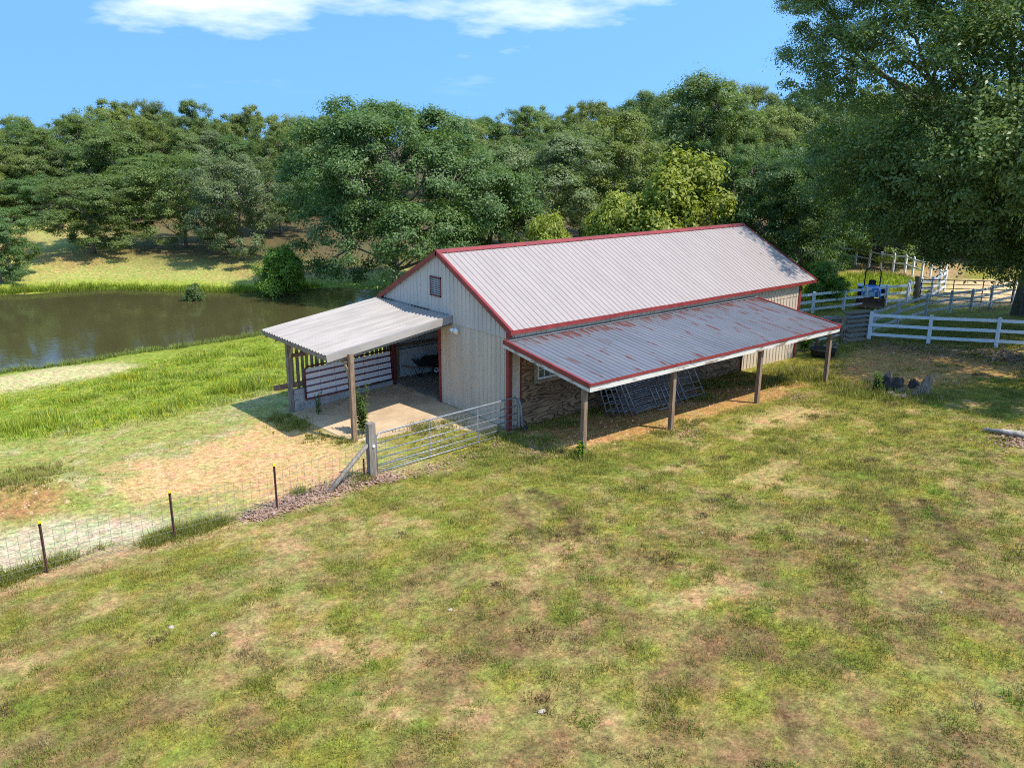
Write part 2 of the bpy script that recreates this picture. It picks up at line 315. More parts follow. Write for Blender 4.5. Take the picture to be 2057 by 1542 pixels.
def plywood():
    m = mat('plywood', (.22, .135, .075), .85); N = m.node_tree.nodes; L = m.node_tree.links; b = N['Principled BSDF']
    g = N.new('ShaderNodeNewGeometry'); mp = N.new('ShaderNodeMapping'); mp.inputs['Scale'].default_value = (.55, 1, 2.2); L.new(g.outputs['Position'], mp.inputs[0])
    n = N.new('ShaderNodeTexNoise'); n.inputs['Scale'].default_value = 1.25; n.inputs['Detail'].default_value = 2.5; n.inputs['Distortion'].default_value = .8; L.new(mp.outputs[0], n.inputs[0])
    mm = N.new('ShaderNodeMath'); mm.operation = 'MULTIPLY'; mm.inputs[1].default_value = 62; L.new(n.outputs['Fac'], mm.inputs[0])
    s = N.new('ShaderNodeMath'); s.operation = 'SINE'; L.new(mm.outputs[0], s.inputs[0])
    n2 = N.new('ShaderNodeTexNoise'); n2.inputs['Scale'].default_value = 1.1; n2.inputs['Detail'].default_value = 6; L.new(g.outputs['Position'], n2.inputs[0])
    r = N.new('ShaderNodeValToRGB'); r.color_ramp.elements[0].position = .05; r.color_ramp.elements[0].color = (.095, .052, .028, 1)
    r.color_ramp.elements[1].position = .75; r.color_ramp.elements[1].color = (.34, .205, .105, 1)
    a = N.new('ShaderNodeMapRange'); a.inputs[1].default_value = -1; a.inputs[2].default_value = 1; L.new(s.outputs[0], a.inputs[0]); L.new(a.outputs[0], r.inputs[0])
    x = N.new('ShaderNodeMixRGB'); x.blend_type = 'MULTIPLY'; x.inputs[0].default_value = .75; L.new(r.outputs[0], x.inputs[1])
    r2 = N.new('ShaderNodeValToRGB'); r2.color_ramp.elements[0].position = .3; r2.color_ramp.elements[0].color = (.35, .33, .33, 1); r2.color_ramp.elements[1].position = .65; r2.color_ramp.elements[1].color = (1.2, 1.15, 1.1, 1)
    L.new(n2.outputs['Fac'], r2.inputs[0]); L.new(r2.outputs[0], x.inputs[2]); L.new(x.outputs[0], b.inputs['Base Color'])
plywood()
def rusty_roof():
    m = mat('rusty_roof', (.46, .47, .52), .45); N = m.node_tree.nodes; L = m.node_tree.links; b = N['Principled BSDF']
    g = N.new('ShaderNodeNewGeometry'); sp = N.new('ShaderNodeSeparateXYZ'); L.new(g.outputs['Position'], sp.inputs[0])
    def noise(scale, st, det=4.0, off=(0, 0, 0)):
        mp = N.new('ShaderNodeMapping'); mp.inputs['Scale'].default_value = st; mp.inputs['Location'].default_value = off; L.new(g.outputs['Position'], mp.inputs[0])
        n = N.new('ShaderNodeTexNoise'); n.inputs['Scale'].default_value = scale; n.inputs['Detail'].default_value = det; L.new(mp.outputs[0], n.inputs[0]); return n.outputs['Fac']
    def M(op, a, bb, cl=False):
        q = N.new('ShaderNodeMath'); q.operation = op; q.use_clamp = cl
        for i, v in enumerate((a, bb)):
            if isinstance(v, (int, float)): q.inputs[i].default_value = v
            else: L.new(v, q.inputs[i])
        return q.outputs[0]
    def step(v, lo, hi):
        r = N.new('ShaderNodeMapRange'); r.interpolation_type = 'SMOOTHSTEP'; r.inputs[1].default_value = lo; r.inputs[2].default_value = hi; L.new(v, r.inputs[0]); return r.outputs[0]
    # paint has worn off in short streaks that run down the slope, most of all by the top edge and at the far end
    spots = noise(1.0, (5.4, 1.15, 1), 4.0); top = step(sp.outputs['Y'], -1.1, -.1); end = step(sp.outputs['X'], 5.0, 13.0)
    v = M('ADD', M('ADD', spots, M('MULTIPLY', top, .13)), M('MULTIPLY', end, .055))
    red = step(v, .615, .675)
    stains = step(noise(1.0, (4.2, 1.2, 1), 2.5, (5, 2, 0)), .57, .68)
    big = noise(.5, (1, 1, 1), 4.0, (2, 7, 0))
    x0 = N.new('ShaderNodeMixRGB'); L.new(big, x0.inputs[0]); x0.inputs[1].default_value = (.092, .093, .102, 1); x0.inputs[2].default_value = (.185, .182, .19, 1)
    lines = step(noise(1.0, (9, .3, 1), 3.0, (1, 1, 0)), .5, .75)
    x1 = N.new('ShaderNodeMixRGB'); L.new(M('MULTIPLY', lines, .35), x1.inputs[0]); L.new(x0.outputs[0], x1.inputs[1]); x1.inputs[2].default_value = (.24, .24, .29, 1)
    x2 = N.new('ShaderNodeMixRGB'); L.new(M('MULTIPLY', stains, .8), x2.inputs[0]); L.new(x1.outputs[0], x2.inputs[1]); x2.inputs[2].default_value = (.15, .14, .17, 1)
    x3 = N.new('ShaderNodeMixRGB'); L.new(M('MULTIPLY', red, .93), x3.inputs[0]); L.new(x2.outputs[0], x3.inputs[1]); x3.inputs[2].default_value = (.115, .038, .033, 1)
    L.new(x3.outputs[0], b.inputs['Base Color'])
    rr = N.new('ShaderNodeMapRange'); rr.inputs[3].default_value = .42; rr.inputs[4].default_value = .8; L.new(red, rr.inputs[0]); L.new(rr.outputs[0], b.inputs['Roughness'])
rusty_roof()
def leafmat(name, c1, c2, trans=.28, rough=.5):
    m = bpy.data.materials.new(name); m.use_nodes = True; nt = m.node_tree; N = nt.nodes; L = nt.links; N.clear()
    o = N.new('ShaderNodeOutputMaterial'); b = N.new('ShaderNodeBsdfPrincipled'); b.inputs['Roughness'].default_value = rough; b.inputs['Specular IOR Level'].default_value = .45
    t = N.new('ShaderNodeBsdfTranslucent'); mx = N.new('ShaderNodeMixShader'); mx.inputs[0].default_value = trans
    g = N.new('ShaderNodeNewGeometry'); oi = N.new('ShaderNodeObjectInfo')
    n = N.new('ShaderNodeTexNoise'); n.inputs['Scale'].default_value = .45; n.inputs['Detail'].default_value = 3; L.new(g.outputs['Position'], n.inputs[0])
    a = N.new('ShaderNodeMath'); a.operation = 'MULTIPLY_ADD'; a.inputs[1].default_value = .55; L.new(g.outputs['Random Per Island'], a.inputs[0])
    a2 = N.new('ShaderNodeMath'); a2.operation = 'MULTIPLY_ADD'; a2.inputs[1].default_value = .9; a2.inputs[2].default_value = -.28; L.new(n.outputs['Fac'], a2.inputs[0]); L.new(a2.outputs[0], a.inputs[2])
    x = N.new('ShaderNodeMixRGB'); x.use_clamp = False; L.new(a.outputs[0], x.inputs[0]); x.inputs[1].default_value = (*c1, 1); x.inputs[2].default_value = (*c2, 1)
    h = N.new('ShaderNodeHueSaturation'); L.new(x.outputs[0], h.inputs['Color'])
    v = N.new('ShaderNodeMapRange'); v.inputs[3].default_value = .86; v.inputs[4].default_value = 1.14; L.new(oi.outputs['Random'], v.inputs[0]); L.new(v.outputs[0], h.inputs['Value'])
    L.new(h.outputs[0], b.inputs['Base Color'])
    tm = N.new('ShaderNodeMixRGB'); tm.blend_type = 'MULTIPLY'; tm.inputs[0].default_value = 1; tm.inputs[2].default_value = (1.25, 1.3, .6, 1); L.new(h.outputs[0], tm.inputs[1]); L.new(tm.outputs[0], t.inputs[0])
    L.new(b.outputs[0], mx.inputs[1]); L.new(t.outputs[0], mx.inputs[2]); L.new(mx.outputs[0], o.inputs[0]); MATS[name] = m; return m
leafmat('leaf_oak', (.100, .160, .042), (.250, .315, .086), .42)
leafmat('leaf_deep', (.078, .150, .044), (.200, .285, .088), .42)
leafmat('leaf_warm', (.128, .172, .040), (.285, .325, .082), .42)
leafmat('leaf_grey', (.125, .172, .078), (.260, .310, .130), .42)
leafmat('leaf_lime', (.26, .31, .040), (.42, .45, .070), .42)
leafmat('leaf_bright', (.15, .26, .030), (.29, .40, .055), .42)
leafmat('leaf_big_oak', (.110, .170, .048), (.290, .355, .105), .45, .38)
leafmat('leaf_weed', (.09, .15, .035), (.17, .24, .06), .3)
leafmat('leaf_litter', (.20, .105, .065), (.52, .345, .25), .1, .8)
def attrmat(name, rough=.9, fine=True, trans=0.0):
    m = bpy.data.materials.new(name); m.use_nodes = True; nt = m.node_tree; N = nt.nodes; L = nt.links; b = N['Principled BSDF']
    b.inputs['Roughness'].default_value = rough; b.inputs['Specular IOR Level'].default_value = .2
    a = N.new('ShaderNodeAttribute'); a.attribute_name = 'tint'
    g = N.new('ShaderNodeNewGeometry')
    if fine:
        def noise(s, d):
            n = N.new('ShaderNodeTexNoise'); n.inputs['Scale'].default_value = s; n.inputs['Detail'].default_value = d; n.inputs['Roughness'].default_value = .7; L.new(g.outputs['Position'], n.inputs[0]); return n.outputs['Fac']
        r = N.new('ShaderNodeValToRGB'); r.color_ramp.elements[0].position = .30; r.color_ramp.elements[0].color = (.42, .39, .34, 1)
        r.color_ramp.elements[1].position = .70; r.color_ramp.elements[1].color = (1.42, 1.40, 1.34, 1); L.new(noise(5.5, 9), r.inputs[0])
        x = N.new('ShaderNodeMixRGB'); x.blend_type = 'MULTIPLY'; x.inputs[0].default_value = 1; L.new(a.outputs['Color'], x.inputs[1]); L.new(r.outputs[0], x.inputs[2])
        r2 = N.new('ShaderNodeValToRGB'); r2.color_ramp.elements[0].position = .36; r2.color_ramp.elements[0].color = (.80, 1.06, .72, 1)
        r2.color_ramp.elements[1].position = .64; r2.color_ramp.elements[1].color = (1.22, .96, 1.05, 1); L.new(noise(2.1, 10), r2.inputs[0])
        x2 = N.new('ShaderNodeMixRGB'); x2.blend_type = 'MULTIPLY'; x2.inputs[0].default_value = 1; L.new(x.outputs[0], x2.inputs[1]); L.new(r2.outputs[0], x2.inputs[2])
        r3 = N.new('ShaderNodeValToRGB'); r3.color_ramp.elements[0].position = .34; r3.color_ramp.elements[0].color = (.55, .53, .50, 1)
        r3.color_ramp.elements[1].position = .66; r3.color_ramp.elements[1].color = (1.35, 1.33, 1.28, 1); L.new(noise(19.0, 5), r3.inputs[0])
        x3 = N.new('ShaderNodeMixRGB'); x3.blend_type = 'MULTIPLY'; x3.inputs[0].default_value = .8; L.new(x2.outputs[0], x3.inputs[1]); L.new(r3.outputs[0], x3.inputs[2])
        L.new(x3.outputs[0], b.inputs['Base Color'])
        bp = N.new('ShaderNodeBump'); bp.inputs['Strength'].default_value = .6; bp.inputs['Distance'].default_value = .09; L.new(noise(7.0, 8), bp.inputs['Height']); L.new(bp.outputs[0], b.inputs['Normal'])
    else:
        L.new(a.outputs['Color'], b.inputs['Base Color'])
        if trans:
            t = N.new('ShaderNodeBsdfTranslucent'); L.new(a.outputs['Color'], t.inputs[0]); mx = N.new('ShaderNodeMixShader'); mx.inputs[0].default_value = trans
            L.new(b.outputs[0], mx.inputs[1]); L.new(t.outputs[0], mx.inputs[2]); L.new(mx.outputs[0], N['Material Output'].inputs[0])
    MATS[name] = m; return m
attrmat('soil_and_turf'); attrmat('blades', .7, False, .25)
def water():
    m = bpy.data.materials.new('pond_water'); m.use_nodes = True; N = m.node_tree.nodes; L = m.node_tree.links; b = N['Principled BSDF']
    b.inputs['Base Color'].default_value = (.075, .058, .024, 1); b.inputs['Roughness'].default_value = .03; b.inputs['IOR'].default_value = 1.33
    g = N.new('ShaderNodeNewGeometry'); mp = N.new('ShaderNodeMapping'); mp.inputs['Rotation'].default_value = (0, 0, -.69); mp.inputs['Scale'].default_value = (1.2, 2.2, 1); L.new(g.outputs['Position'], mp.inputs[0])
    n = N.new('ShaderNodeTexNoise'); n.inputs['Scale'].default_value = 1.3; n.inputs['Detail'].default_value = 3; L.new(mp.outputs[0], n.inputs[0])
    bp = N.new('ShaderNodeBump'); bp.inputs['Strength'].default_value = .03; bp.inputs['Distance'].default_value = .2; L.new(n.outputs['Fac'], bp.inputs['Height']); L.new(bp.outputs[0], b.inputs['Normal'])
    n2 = N.new('ShaderNodeTexNoise'); n2.inputs['Scale'].default_value = .12; n2.inputs['Detail'].default_value = 4; L.new(g.outputs['Position'], n2.inputs[0])
    x = N.new('ShaderNodeMixRGB'); L.new(n2.outputs['Fac'], x.inputs[0]); x.inputs[1].default_value = (.052, .046, .016, 1); x.inputs[2].default_value = (.082, .074, .030, 1); L.new(x.outputs[0], b.inputs['Base Color'])
    MATS['pond_water'] = m
water()
def glass():
    m = bpy.data.materials.new('glass'); m.use_nodes = True; b = m.node_tree.nodes['Principled BSDF']
    b.inputs['Base Color'].default_value = (.09, .10, .085, 1); b.inputs['Roughness'].default_value = .08; MATS['glass'] = m
glass()

# ------------------------------------------------------------------ builders
COL = sc.collection
def tag(o, label, cat, group=None):
    o['label'] = label; o['category'] = cat
    if group: o['group'] = group
    return o
def thing(name, label, cat, loc=(0, 0, 0), group=None):
    o = bpy.data.objects.new(name, None); COL.objects.link(o); o.location = [float(q) for q in loc]; o.empty_display_size = .3
    return tag(o, label, cat, group)
def root_loc(o):
    v = Vector((0, 0, 0))
    while o is not None: v += Vector(o.location); o = o.parent
    return v
def link(me, name, parent=None, loc=None):
    o = bpy.data.objects.new(name, me); COL.objects.link(o)
    if parent is not None: o.parent = parent
    if loc is not None: o.location = [float(q) for q in loc]
    return o
def raw_mesh(name, V, F, m, smooth=False):
    me = bpy.data.meshes.new(name); me.from_pydata([tuple(map(float, v)) for v in V], [], F)
    me.materials.append(MATS[m] if isinstance(m, str) else m)
    if smooth: me.polygons.foreach_set('use_smooth', [True]*len(me.polygons))
    me.update(); return me
class MB:
    def __init__(s): s.v = []; s.f = []
    def add(s, V, F):
        k = len(s.v); s.v += [np.asarray(q, float) for q in V]; s.f += [tuple(k+i for i in f) for f in F]; return s
    def box(s, lo, hi):
        (a, b, c), (d, e, f) = lo, hi
        return s.add([(a, b, c), (d, b, c), (d, e, c), (a, e, c), (a, b, f), (d, b, f), (d, e, f), (a, e, f)],
                     [(0, 3, 2, 1), (4, 5, 6, 7), (0, 1, 5, 4), (1, 2, 6, 5), (2, 3, 7, 6), (3, 0, 4, 7)])
    def beam(s, a, b, w, h, up=(0, 0, 1)):
        """rectangular bar from a to b, width w across, height h along up"""
        a = np.asarray(a, float); b = np.asarray(b, float); d = b-a; d /= np.linalg.norm(d); up = np.asarray(up, float)
        if abs(d@up) > .98: up = np.array([0, 1., 0])
        sd = np.cross(d, up); sd /= np.linalg.norm(sd); u = np.cross(sd, d)
        c = [sd*w/2*i+u*h/2*j for i, j in ((-1, -1), (1, -1), (1, 1), (-1, 1))]
        return s.add([a+q for q in c]+[b+q for q in c], [(3, 2, 1, 0), (4, 5, 6, 7), (0, 1, 5, 4), (1, 2, 6, 5), (2, 3, 7, 6), (3, 0, 4, 7)])
    def tube(s, P, r, n=8, caps=True):
        P = [np.asarray(p, float) for p in P]; R = r if hasattr(r, '__len__') else [r]*len(P); k = len(s.v); ref = None
        for i, p in enumerate(P):
            d = P[min(i+1, len(P)-1)]-P[max(i-1, 0)]; d = d/(np.linalg.norm(d)+1e-12)
            if ref is None: ref = np.array([0, 0, 1.]) if abs(d[2]) < .9 else np.array([1., 0, 0])
            a = np.cross(d, ref); a /= np.linalg.norm(a)+1e-12; b = np.cross(d, a); ref = -b if False else ref
            for j in range(n):
                t = 2*math.pi*j/n; s.v.append(p+(a*math.cos(t)+b*math.sin(t))*R[i])
        for i in range(len(P)-1):
            for j in range(n):
                s.f.append((k+i*n+j, k+i*n+(j+1) % n, k+(i+1)*n+(j+1) % n, k+(i+1)*n+j))
        if caps: s.f.append(tuple(k+j for j in range(n))[::-1]); s.f.append(tuple(k+(len(P)-1)*n+j for j in range(n)))
        return s
    def lathe(s, c, prof, axis, n=14):
        c = np.asarray(c, float); ax = np.asarray(axis, float); ax /= np.linalg.norm(ax); ref = np.array([0, 0, 1.]) if abs(ax[2]) < .9 else np.array([1., 0, 0])
        a = np.cross(ax, ref); a /= np.linalg.norm(a); b = np.cross(ax, a); k = len(s.v)
        for (r, h) in prof:
            for j in range(n):
                t = 2*math.pi*j/n; s.v.append(c+ax*h+(a*math.cos(t)+b*math.sin(t))*r)
        for i in range(len(prof)-1):
            for j in range(n): s.f.append((k+i*n+j, k+i*n+(j+1) % n, k+(i+1)*n+(j+1) % n, k+(i+1)*n+j))
        return s
    def build(s, name, m, parent=None, smooth=False):
        off = root_loc(parent) if parent is not None else Vector((0, 0, 0)); off = np.array(off)
        return link(raw_mesh(name, [q-off for q in s.v], s.f, m, smooth), name, parent)
    def top(s, name, m, label, cat, group=None, smooth=False):
        c = np.mean(np.array(s.v), 0); c[2] = np.min(np.array(s.v)[:, 2])
        o = link(raw_mesh(name, [q-c for q in s.v], s.f, m, smooth), name, None, c); return tag(o, label, cat, group)
def blob(mb, c, r, seed, jag=.25, seg=(6, 5)):
    """an uneven stone"""
    q = random.Random(seed); n, k = seg; c = np.asarray(c, float); base = len(mb.v); V = []
    for i in range(1, k):
        ph = math.pi*i/k
        for j in range(n):
            t = 2*math.pi*j/n+q.uniform(-.2, .2); f = 1+q.uniform(-jag, jag)
            V.append(c+np.array([r[0]*math.sin(ph)*math.cos(t)*f, r[1]*math.sin(ph)*math.sin(t)*f, r[2]*math.cos(ph)*f]))
    V += [c+np.array([0, 0, r[2]]), c-np.array([0, 0, r[2]])]; F = []
    for i in range(k-2):
        for j in range(n): F.append((i*n+j, (i+1)*n+j, (i+1)*n+(j+1) % n, i*n+(j+1) % n))
    for j in range(n): F += [(len(V)-2, j, (j+1) % n), (len(V)-1, (k-2)*n+(j+1) % n, (k-2)*n+j)]
    mb.add(V, F)

# ------------------------------------------------------------------ ground and water
def axis(c, near, n, far0, far1):
    t = np.linspace(-1, 1, n); s = np.sinh(t*4.6)/math.sinh(4.6)
    lin = t*near; return c+np.where(t < 0, lin+(s)*(far0-near), lin+(s)*(far1-near))
xs = axis(2, 42, 430, 260, 330); ys = axis(-1, 42, 430, 200, 330)
GX, GY = np.meshgrid(xs, ys); gz = H(GX, GY)
gc, gl, gb = cover(GX.ravel(), GY.ravel())
nx, ny = len(xs), len(ys)
me = bpy.data.meshes.new('ground'); me.vertices.add(nx*ny)
me.vertices.foreach_set('co', np.stack([GX.ravel(), GY.ravel(), gz.ravel()], 1).ravel())
i0 = (np.arange(ny-1)[:, None]*nx+np.arange(nx-1)[None]).ravel()
Q = np.stack([i0, i0+1, i0+nx+1, i0+nx], 1)
me.loops.add(Q.size); me.loops.foreach_set('vertex_index', Q.ravel().astype(np.int32))
me.polygons.add(len(Q)); me.polygons.foreach_set('loop_start', (np.arange(len(Q))*4).astype(np.int32))
me.polygons.foreach_set('loop_total', np.full(len(Q), 4, np.int32)); me.polygons.foreach_set('use_smooth', np.ones(len(Q), bool))
ca = me.color_attributes.new('tint', 'FLOAT_COLOR', 'POINT'); ca.data.foreach_set('color', np.concatenate([gc, np.ones((len(gc), 1))], 1).ravel())
me.materials.append(MATS['soil_and_turf']); me.update(); me.validate()
ground = link(me, 'ground'); ground['kind'] = 'structure'; ground['label'] = 'patchy lawn, bare dirt and field around the barn'
wp = np.array(POND); cxy = wp.mean(0)
wo = link(raw_mesh('pond', [(x+(x-cxy[0])*.04, y+(y-cxy[1])*.04, WATER) for x, y in POND], [tuple(range(len(POND)))], 'pond_water'), 'pond'); wo['kind'] = 'structure'

def blades(name, pts, per, hgt, wid, spread, colf, label, cat, jit=.22, lean=.7):
    """grass tufts at pts (n,3): one mesh of narrow triangular blades"""
    n = len(pts); N = n*per
    base = np.repeat(pts, per, 0)
    h = np.repeat(hgt, per)*rng.uniform(.55, 1.15, N)
    a = rng.uniform(0, 2*np.pi, N); rr = spread*np.sqrt(rng.uniform(0, 1, N))*np.repeat(np.clip(hgt/np.mean(hgt), .6, 1.8), per)
    base = base + np.stack([np.cos(a)*rr, np.sin(a)*rr, np.full(N, -.012)], 1)
    b = a+rng.normal(0, .7, N); ln = h*rng.uniform(.1, lean, N)
    w = wid*rng.uniform(.6, 1.3, N); t = b+np.pi/2+rng.normal(0, .5, N)
    p0 = base-np.stack([np.cos(t)*w, np.sin(t)*w, 0*w], 1); p1 = base+np.stack([np.cos(t)*w, np.sin(t)*w, 0*w], 1)
    p2 = base+np.stack([np.cos(b)*ln, np.sin(b)*ln, h], 1)
    V = np.stack([p0, p1, p2], 1).reshape(-1, 3)
    c = np.repeat(colf, per, 0)*rng.uniform(1-jit, 1+jit, (N, 1)); c = np.repeat(c, 3, 0); c[2::3] *= 1.15
    me = bpy.data.meshes.new(name); me.vertices.add(len(V)); me.vertices.foreach_set('co', V.ravel())
    me.loops.add(len(V)); me.loops.foreach_set('vertex_index', np.arange(len(V), dtype=np.int32))
    me.polygons.add(N); me.polygons.foreach_set('loop_start', (np.arange(N)*3).astype(np.int32)); me.polygons.foreach_set('loop_total', np.full(N, 3, np.int32))
    q = me.color_attributes.new('tint', 'FLOAT_COLOR', 'POINT'); q.data.foreach_set('color', np.concatenate([np.clip(c, 0, .9), np.ones((len(c), 1))], 1).ravel())
    me.materials.append(MATS['blades']); me.update()
    o = link(me, name); tag(o, label, cat); o['kind'] = 'stuff'; return o
def scatter(n, x0, x1, y0, y1):
    x = rng.uniform(x0, x1, n); y = rng.uniform(y0, y1, n); return x, y
def seen(x, y, m=60):
    d = np.stack([x, y, np.zeros_like(x)], 1)-CAM; z = d@_fw; u = 1028.5+FPX*(d@_r2)/z; v = 771-FPX*(d@_u2)/z
    return (z > 1) & (u > -m*3) & (u < 2057+m*3) & (v < 1542+m*3)
PAD = [(-4.25, 2.75), (-4.45, 7.2), (0.0, 7.2), (0.0, .55), (-1.25, .55), (-1.35, 1.5), (-2.3, 2.3)]
def off_building(x, y): return (poly_sd(x, y, BARN) > .05) & (poly_sd(x, y, PAD) > .05)
x, y = scatter(120000, -18, 30, -18, -.3); k = seen(x, y) & (y < np.interp(x, [p[0] for p in FENCE_L]+[0, 13, 30], [p[1]-.3 for p in FENCE_L]+[-.9, -.5, 2])); x, y = x[k], y[k]
c, lu, ba = cover(x, y); clump = fbm(x, y, 1.7, 3, 55); k = (rng.uniform(0, 1, len(x)) < (1-ba)*(.6+.6*clump)) & off_building(x, y)
x, y, c, lu, cl = x[k], y[k], c[k], lu[k], clump[k]
tuf = smooth(.50, .72, fbm(x, y, 3.1, 3, 58)); grn = smooth(.60, .70, fbm(x, y, 1.1, 3, 59)); c = mixc(c, GREEN2[None]*1.15, grn*.6); hh = (.03+.045*lu*rng.uniform(.4, 1.3, len(x))+.05*tuf+.04*grn)*rng.uniform(.7, 1.2, len(x)); c = c*(1.12-.36*tuf*rng.uniform(.3, 1, len(x)))[:, None]
blades('lawn_grass', np.stack([x, y, H(x, y)], 1), 9, hh, .0065, .09, c, 'short patchy green and straw lawn grass in front of the barn', 'grass', .30)
# thicker green and straw clumps dotted over the lawn
cx_, cy_ = scatter(420, -17, 24, -17, -4.5); X, Y, Hh, Cc = [], [], [], []
for a, b in zip(cx_, cy_):
    r_ = rng.uniform(.08, .38); n_ = int(6+90*r_*r_*3); X += list(a+rng.normal(0, r_*.6, n_)); Y += list(b+rng.normal(0, r_*.6, n_)); Hh += list(rng.uniform(.05, .12, n_)); t_ = rng.uniform(); Cc += [(GREEN2*1.25 if t_ < .55 else C3(.16, .25, .03) if t_ < .72 else STRAW if t_ < .88 else BROWN*.8)]*n_
X, Y = np.array(X), np.array(Y); k = off_building(X, Y) & (Y < -4)
blades('lawn_clumps', np.stack([X, Y, H(X, Y)], 1)[k], 10, np.array(Hh)[k], .008, .07, np.array(Cc)[k]*rng.uniform(.8, 1.2, (int(k.sum()), 1)), 'thicker green and straw grass clumps dotted over the lawn', 'grass', .3)
# weedy meadow between the barn and the pond
x, y = scatter(26000, -30, 4, 2, 24); c, lu, ba = cover(x, y); md = poly_sd(x, y, MEADOW); k = seen(x, y) & (((md < .2) & (rng.uniform(0, 1, len(x)) < .9)) | ((md >= .2) & (rng.uniform(0, 1, len(x)) < .32*(1-ba)))) & off_building(x, y) & (poly_sd(x, y, POND) > .1) & (y > np.interp(x, [p[0] for p in FENCE_L], [p[1]+.4 for p in FENCE_L]))
x, y, c, md = x[k], y[k], c[k], md[k]; cl = fbm(x, y, .9, 3, 66)
hh = np.where(md < .2, .12+.42*smooth(.45, .7, cl*.6+.4*fbm(x, y, 2.2, 2, 68))*smooth(.2, -1.0, md), .06)*rng.uniform(.7, 1.2, len(x))*(.55+.45*smooth(17, 11, y))
cc = c*rng.uniform(.8, 1.2, (len(x), 1)); fl_ = (rng.uniform(0, 1, len(x)) < .10*smooth(0, -8, x)) & (md < 0) ; cc[fl_] = C3(.50, .42, .03)
blades('meadow_weeds', np.stack([x, y, H(x, y)], 1), 12, hh, .016, .17, cc*1.05, 'tall bright green weeds with yellow flowers between barn and pond', 'weeds', .3)
# rank grass along the wire fence and round the posts, and the far shore
def along(L, n, sp):
    L = np.array(L); seg = np.hypot(*np.diff(L, axis=0).T); s = np.concatenate([[0], np.cumsum(seg)]); t = rng.uniform(0, s[-1], n)
    return np.interp(t, s, L[:, 0])+rng.normal(0, sp, n), np.interp(t, s, L[:, 1])+rng.normal(0, sp, n)
x, y = along(FENCE_L[:7], 1500, .22); y += .25; kk = fbm(x, y, .8, 3, 61)+rng.uniform(-.1, .1, len(x)) > .5; x, y = x[kk], y[kk]; c = np.repeat(GREEN2[None]*1.15, len(x), 0)*rng.uniform(.8, 1.25, (len(x), 1))
blades('fence_line_grass', np.stack([x, y, H(x, y)], 1), 14, rng.uniform(.06, .28, len(x)), .009, .12, c, 'rank dark green grass along the foot of the wire fence', 'grass')
spots = [((1165, 915), .45, 60, .28), ((1120, 905), .3, 30, .2), ((1090, 885), .5, 60, .2), ((1060, 860), .5, 50, .18), ((1130, 850), .6, 60, .18), ((1180, 830), .6, 60, .18), ((1330, 868), .4, 40, .16), ((1380, 850), .5, 50, .16),
         ((1010, 880), .6, 60, .2), ((960, 905), .6, 50, .16), ((1560, 770), .8, 120, .3), ((1600, 750), .8, 140, .35), ((1640, 760), .6, 80, .3), ((1690, 775), .8, 90, .3), ((1730, 790), .7, 120, .35), ((1790, 800), .7, 120, .3), ((1870, 800), .5, 70, .25),
         ((1400, 800), .7, 70, .2), ((1440, 775), .7, 80, .22), ((1500, 770), .5, 50, .2), ((850, 860), .5, 90, .25), ((900, 850), .5, 70, .2), ((880, 880), .8, 60, .14), ((590, 855), .6, 90, .22), ((560, 840), .5, 60, .2), ((640, 880), .5, 50, .16), ((605, 990), .25, 30, .25), ((30, 965), .9, 200, .2), ((70, 950), .8, 120, .2), ((730, 965), .3, 40, .25), ((700, 885), .4, 40, .2), ((1070, 920), 1.0, 90, .12), ((1650, 690), .6, 60, .25)]
X, Y, Hh = [], [], []
for (p, s, n, h) in spots:
    g = G(*p); X += list(g[0]+rng.normal(0, s*.6, n)); Y += list(g[1]+rng.normal(0, s*.6, n)); Hh += list(rng.uniform(.5, 1.1, n)*h)
X, Y, Hh = np.array(X), np.array(Y), np.array(Hh); k = poly_sd(X, Y, [(-.1, -.1), (16.7, -.1), (16.7, 8), (-.1, 8)]) > 0; X, Y, Hh = X[k], Y[k], Hh[k]
cc = np.repeat(GREEN2[None]*1.2, len(X), 0)*rng.uniform(.75, 1.35, (len(X), 1)); st = rng.uniform(0, 1, len(X)) < .2; cc[st] = STRAW
blades('weed_clumps', np.stack([X, Y, H(X, Y)], 1), 12, Hh, .011, .11, cc, 'green weed clumps round the lean-to posts, pad edge and stump', 'weeds')
sh = [tuple(flat(a, b, WATER)[:2]) for a, b in far_sh[2:]]
x, y = along(sh, 2600, .5); k = poly_sd(x, y, POND) > -.25; x, y = x[k], y[k]
c = np.repeat(LUSH[None]*1.0, len(x), 0)*rng.uniform(.7, 1.3, (len(x), 1))
blades('shore_reeds', np.stack([x, y, np.maximum(H(x, y), WATER-.1)], 1), 10, rng.uniform(.15, .5, len(x)), .02, .2, c, 'bright green grass fringe along the far shore of the pond', 'grass')
x, y = along([tuple(flat(a, b, WATER)[:2]) for a, b in near_sh[1:]]+[(6, 20.3)], 1500, .3); k = poly_sd(x, y, POND) > -.1; x, y = x[k], y[k]
blades('bank_grass', np.stack([x, y, H(x, y)], 1), 10, rng.uniform(.1, .35, len(x)), .014, .15, np.repeat(C3(.2, .24, .05)[None], len(x), 0)*rng.uniform(.7, 1.3, (len(x), 1)), 'grass fringe along the near bank of the pond', 'grass')
x, y = scatter(9000, 16, 52, 2, 22); k = (poly_sd(x, y, WEEDS) < .3); x, y = x[k], y[k]; c, _, _ = cover(x, y)
blades('paddock_weeds', np.stack([x, y, H(x, y)], 1), 12, rng.uniform(.15, .5, len(x)), .022, .22, c*rng.uniform(.8, 1.3, (len(x), 1)), 'rank bright green weeds behind the white paddock fence', 'weeds')

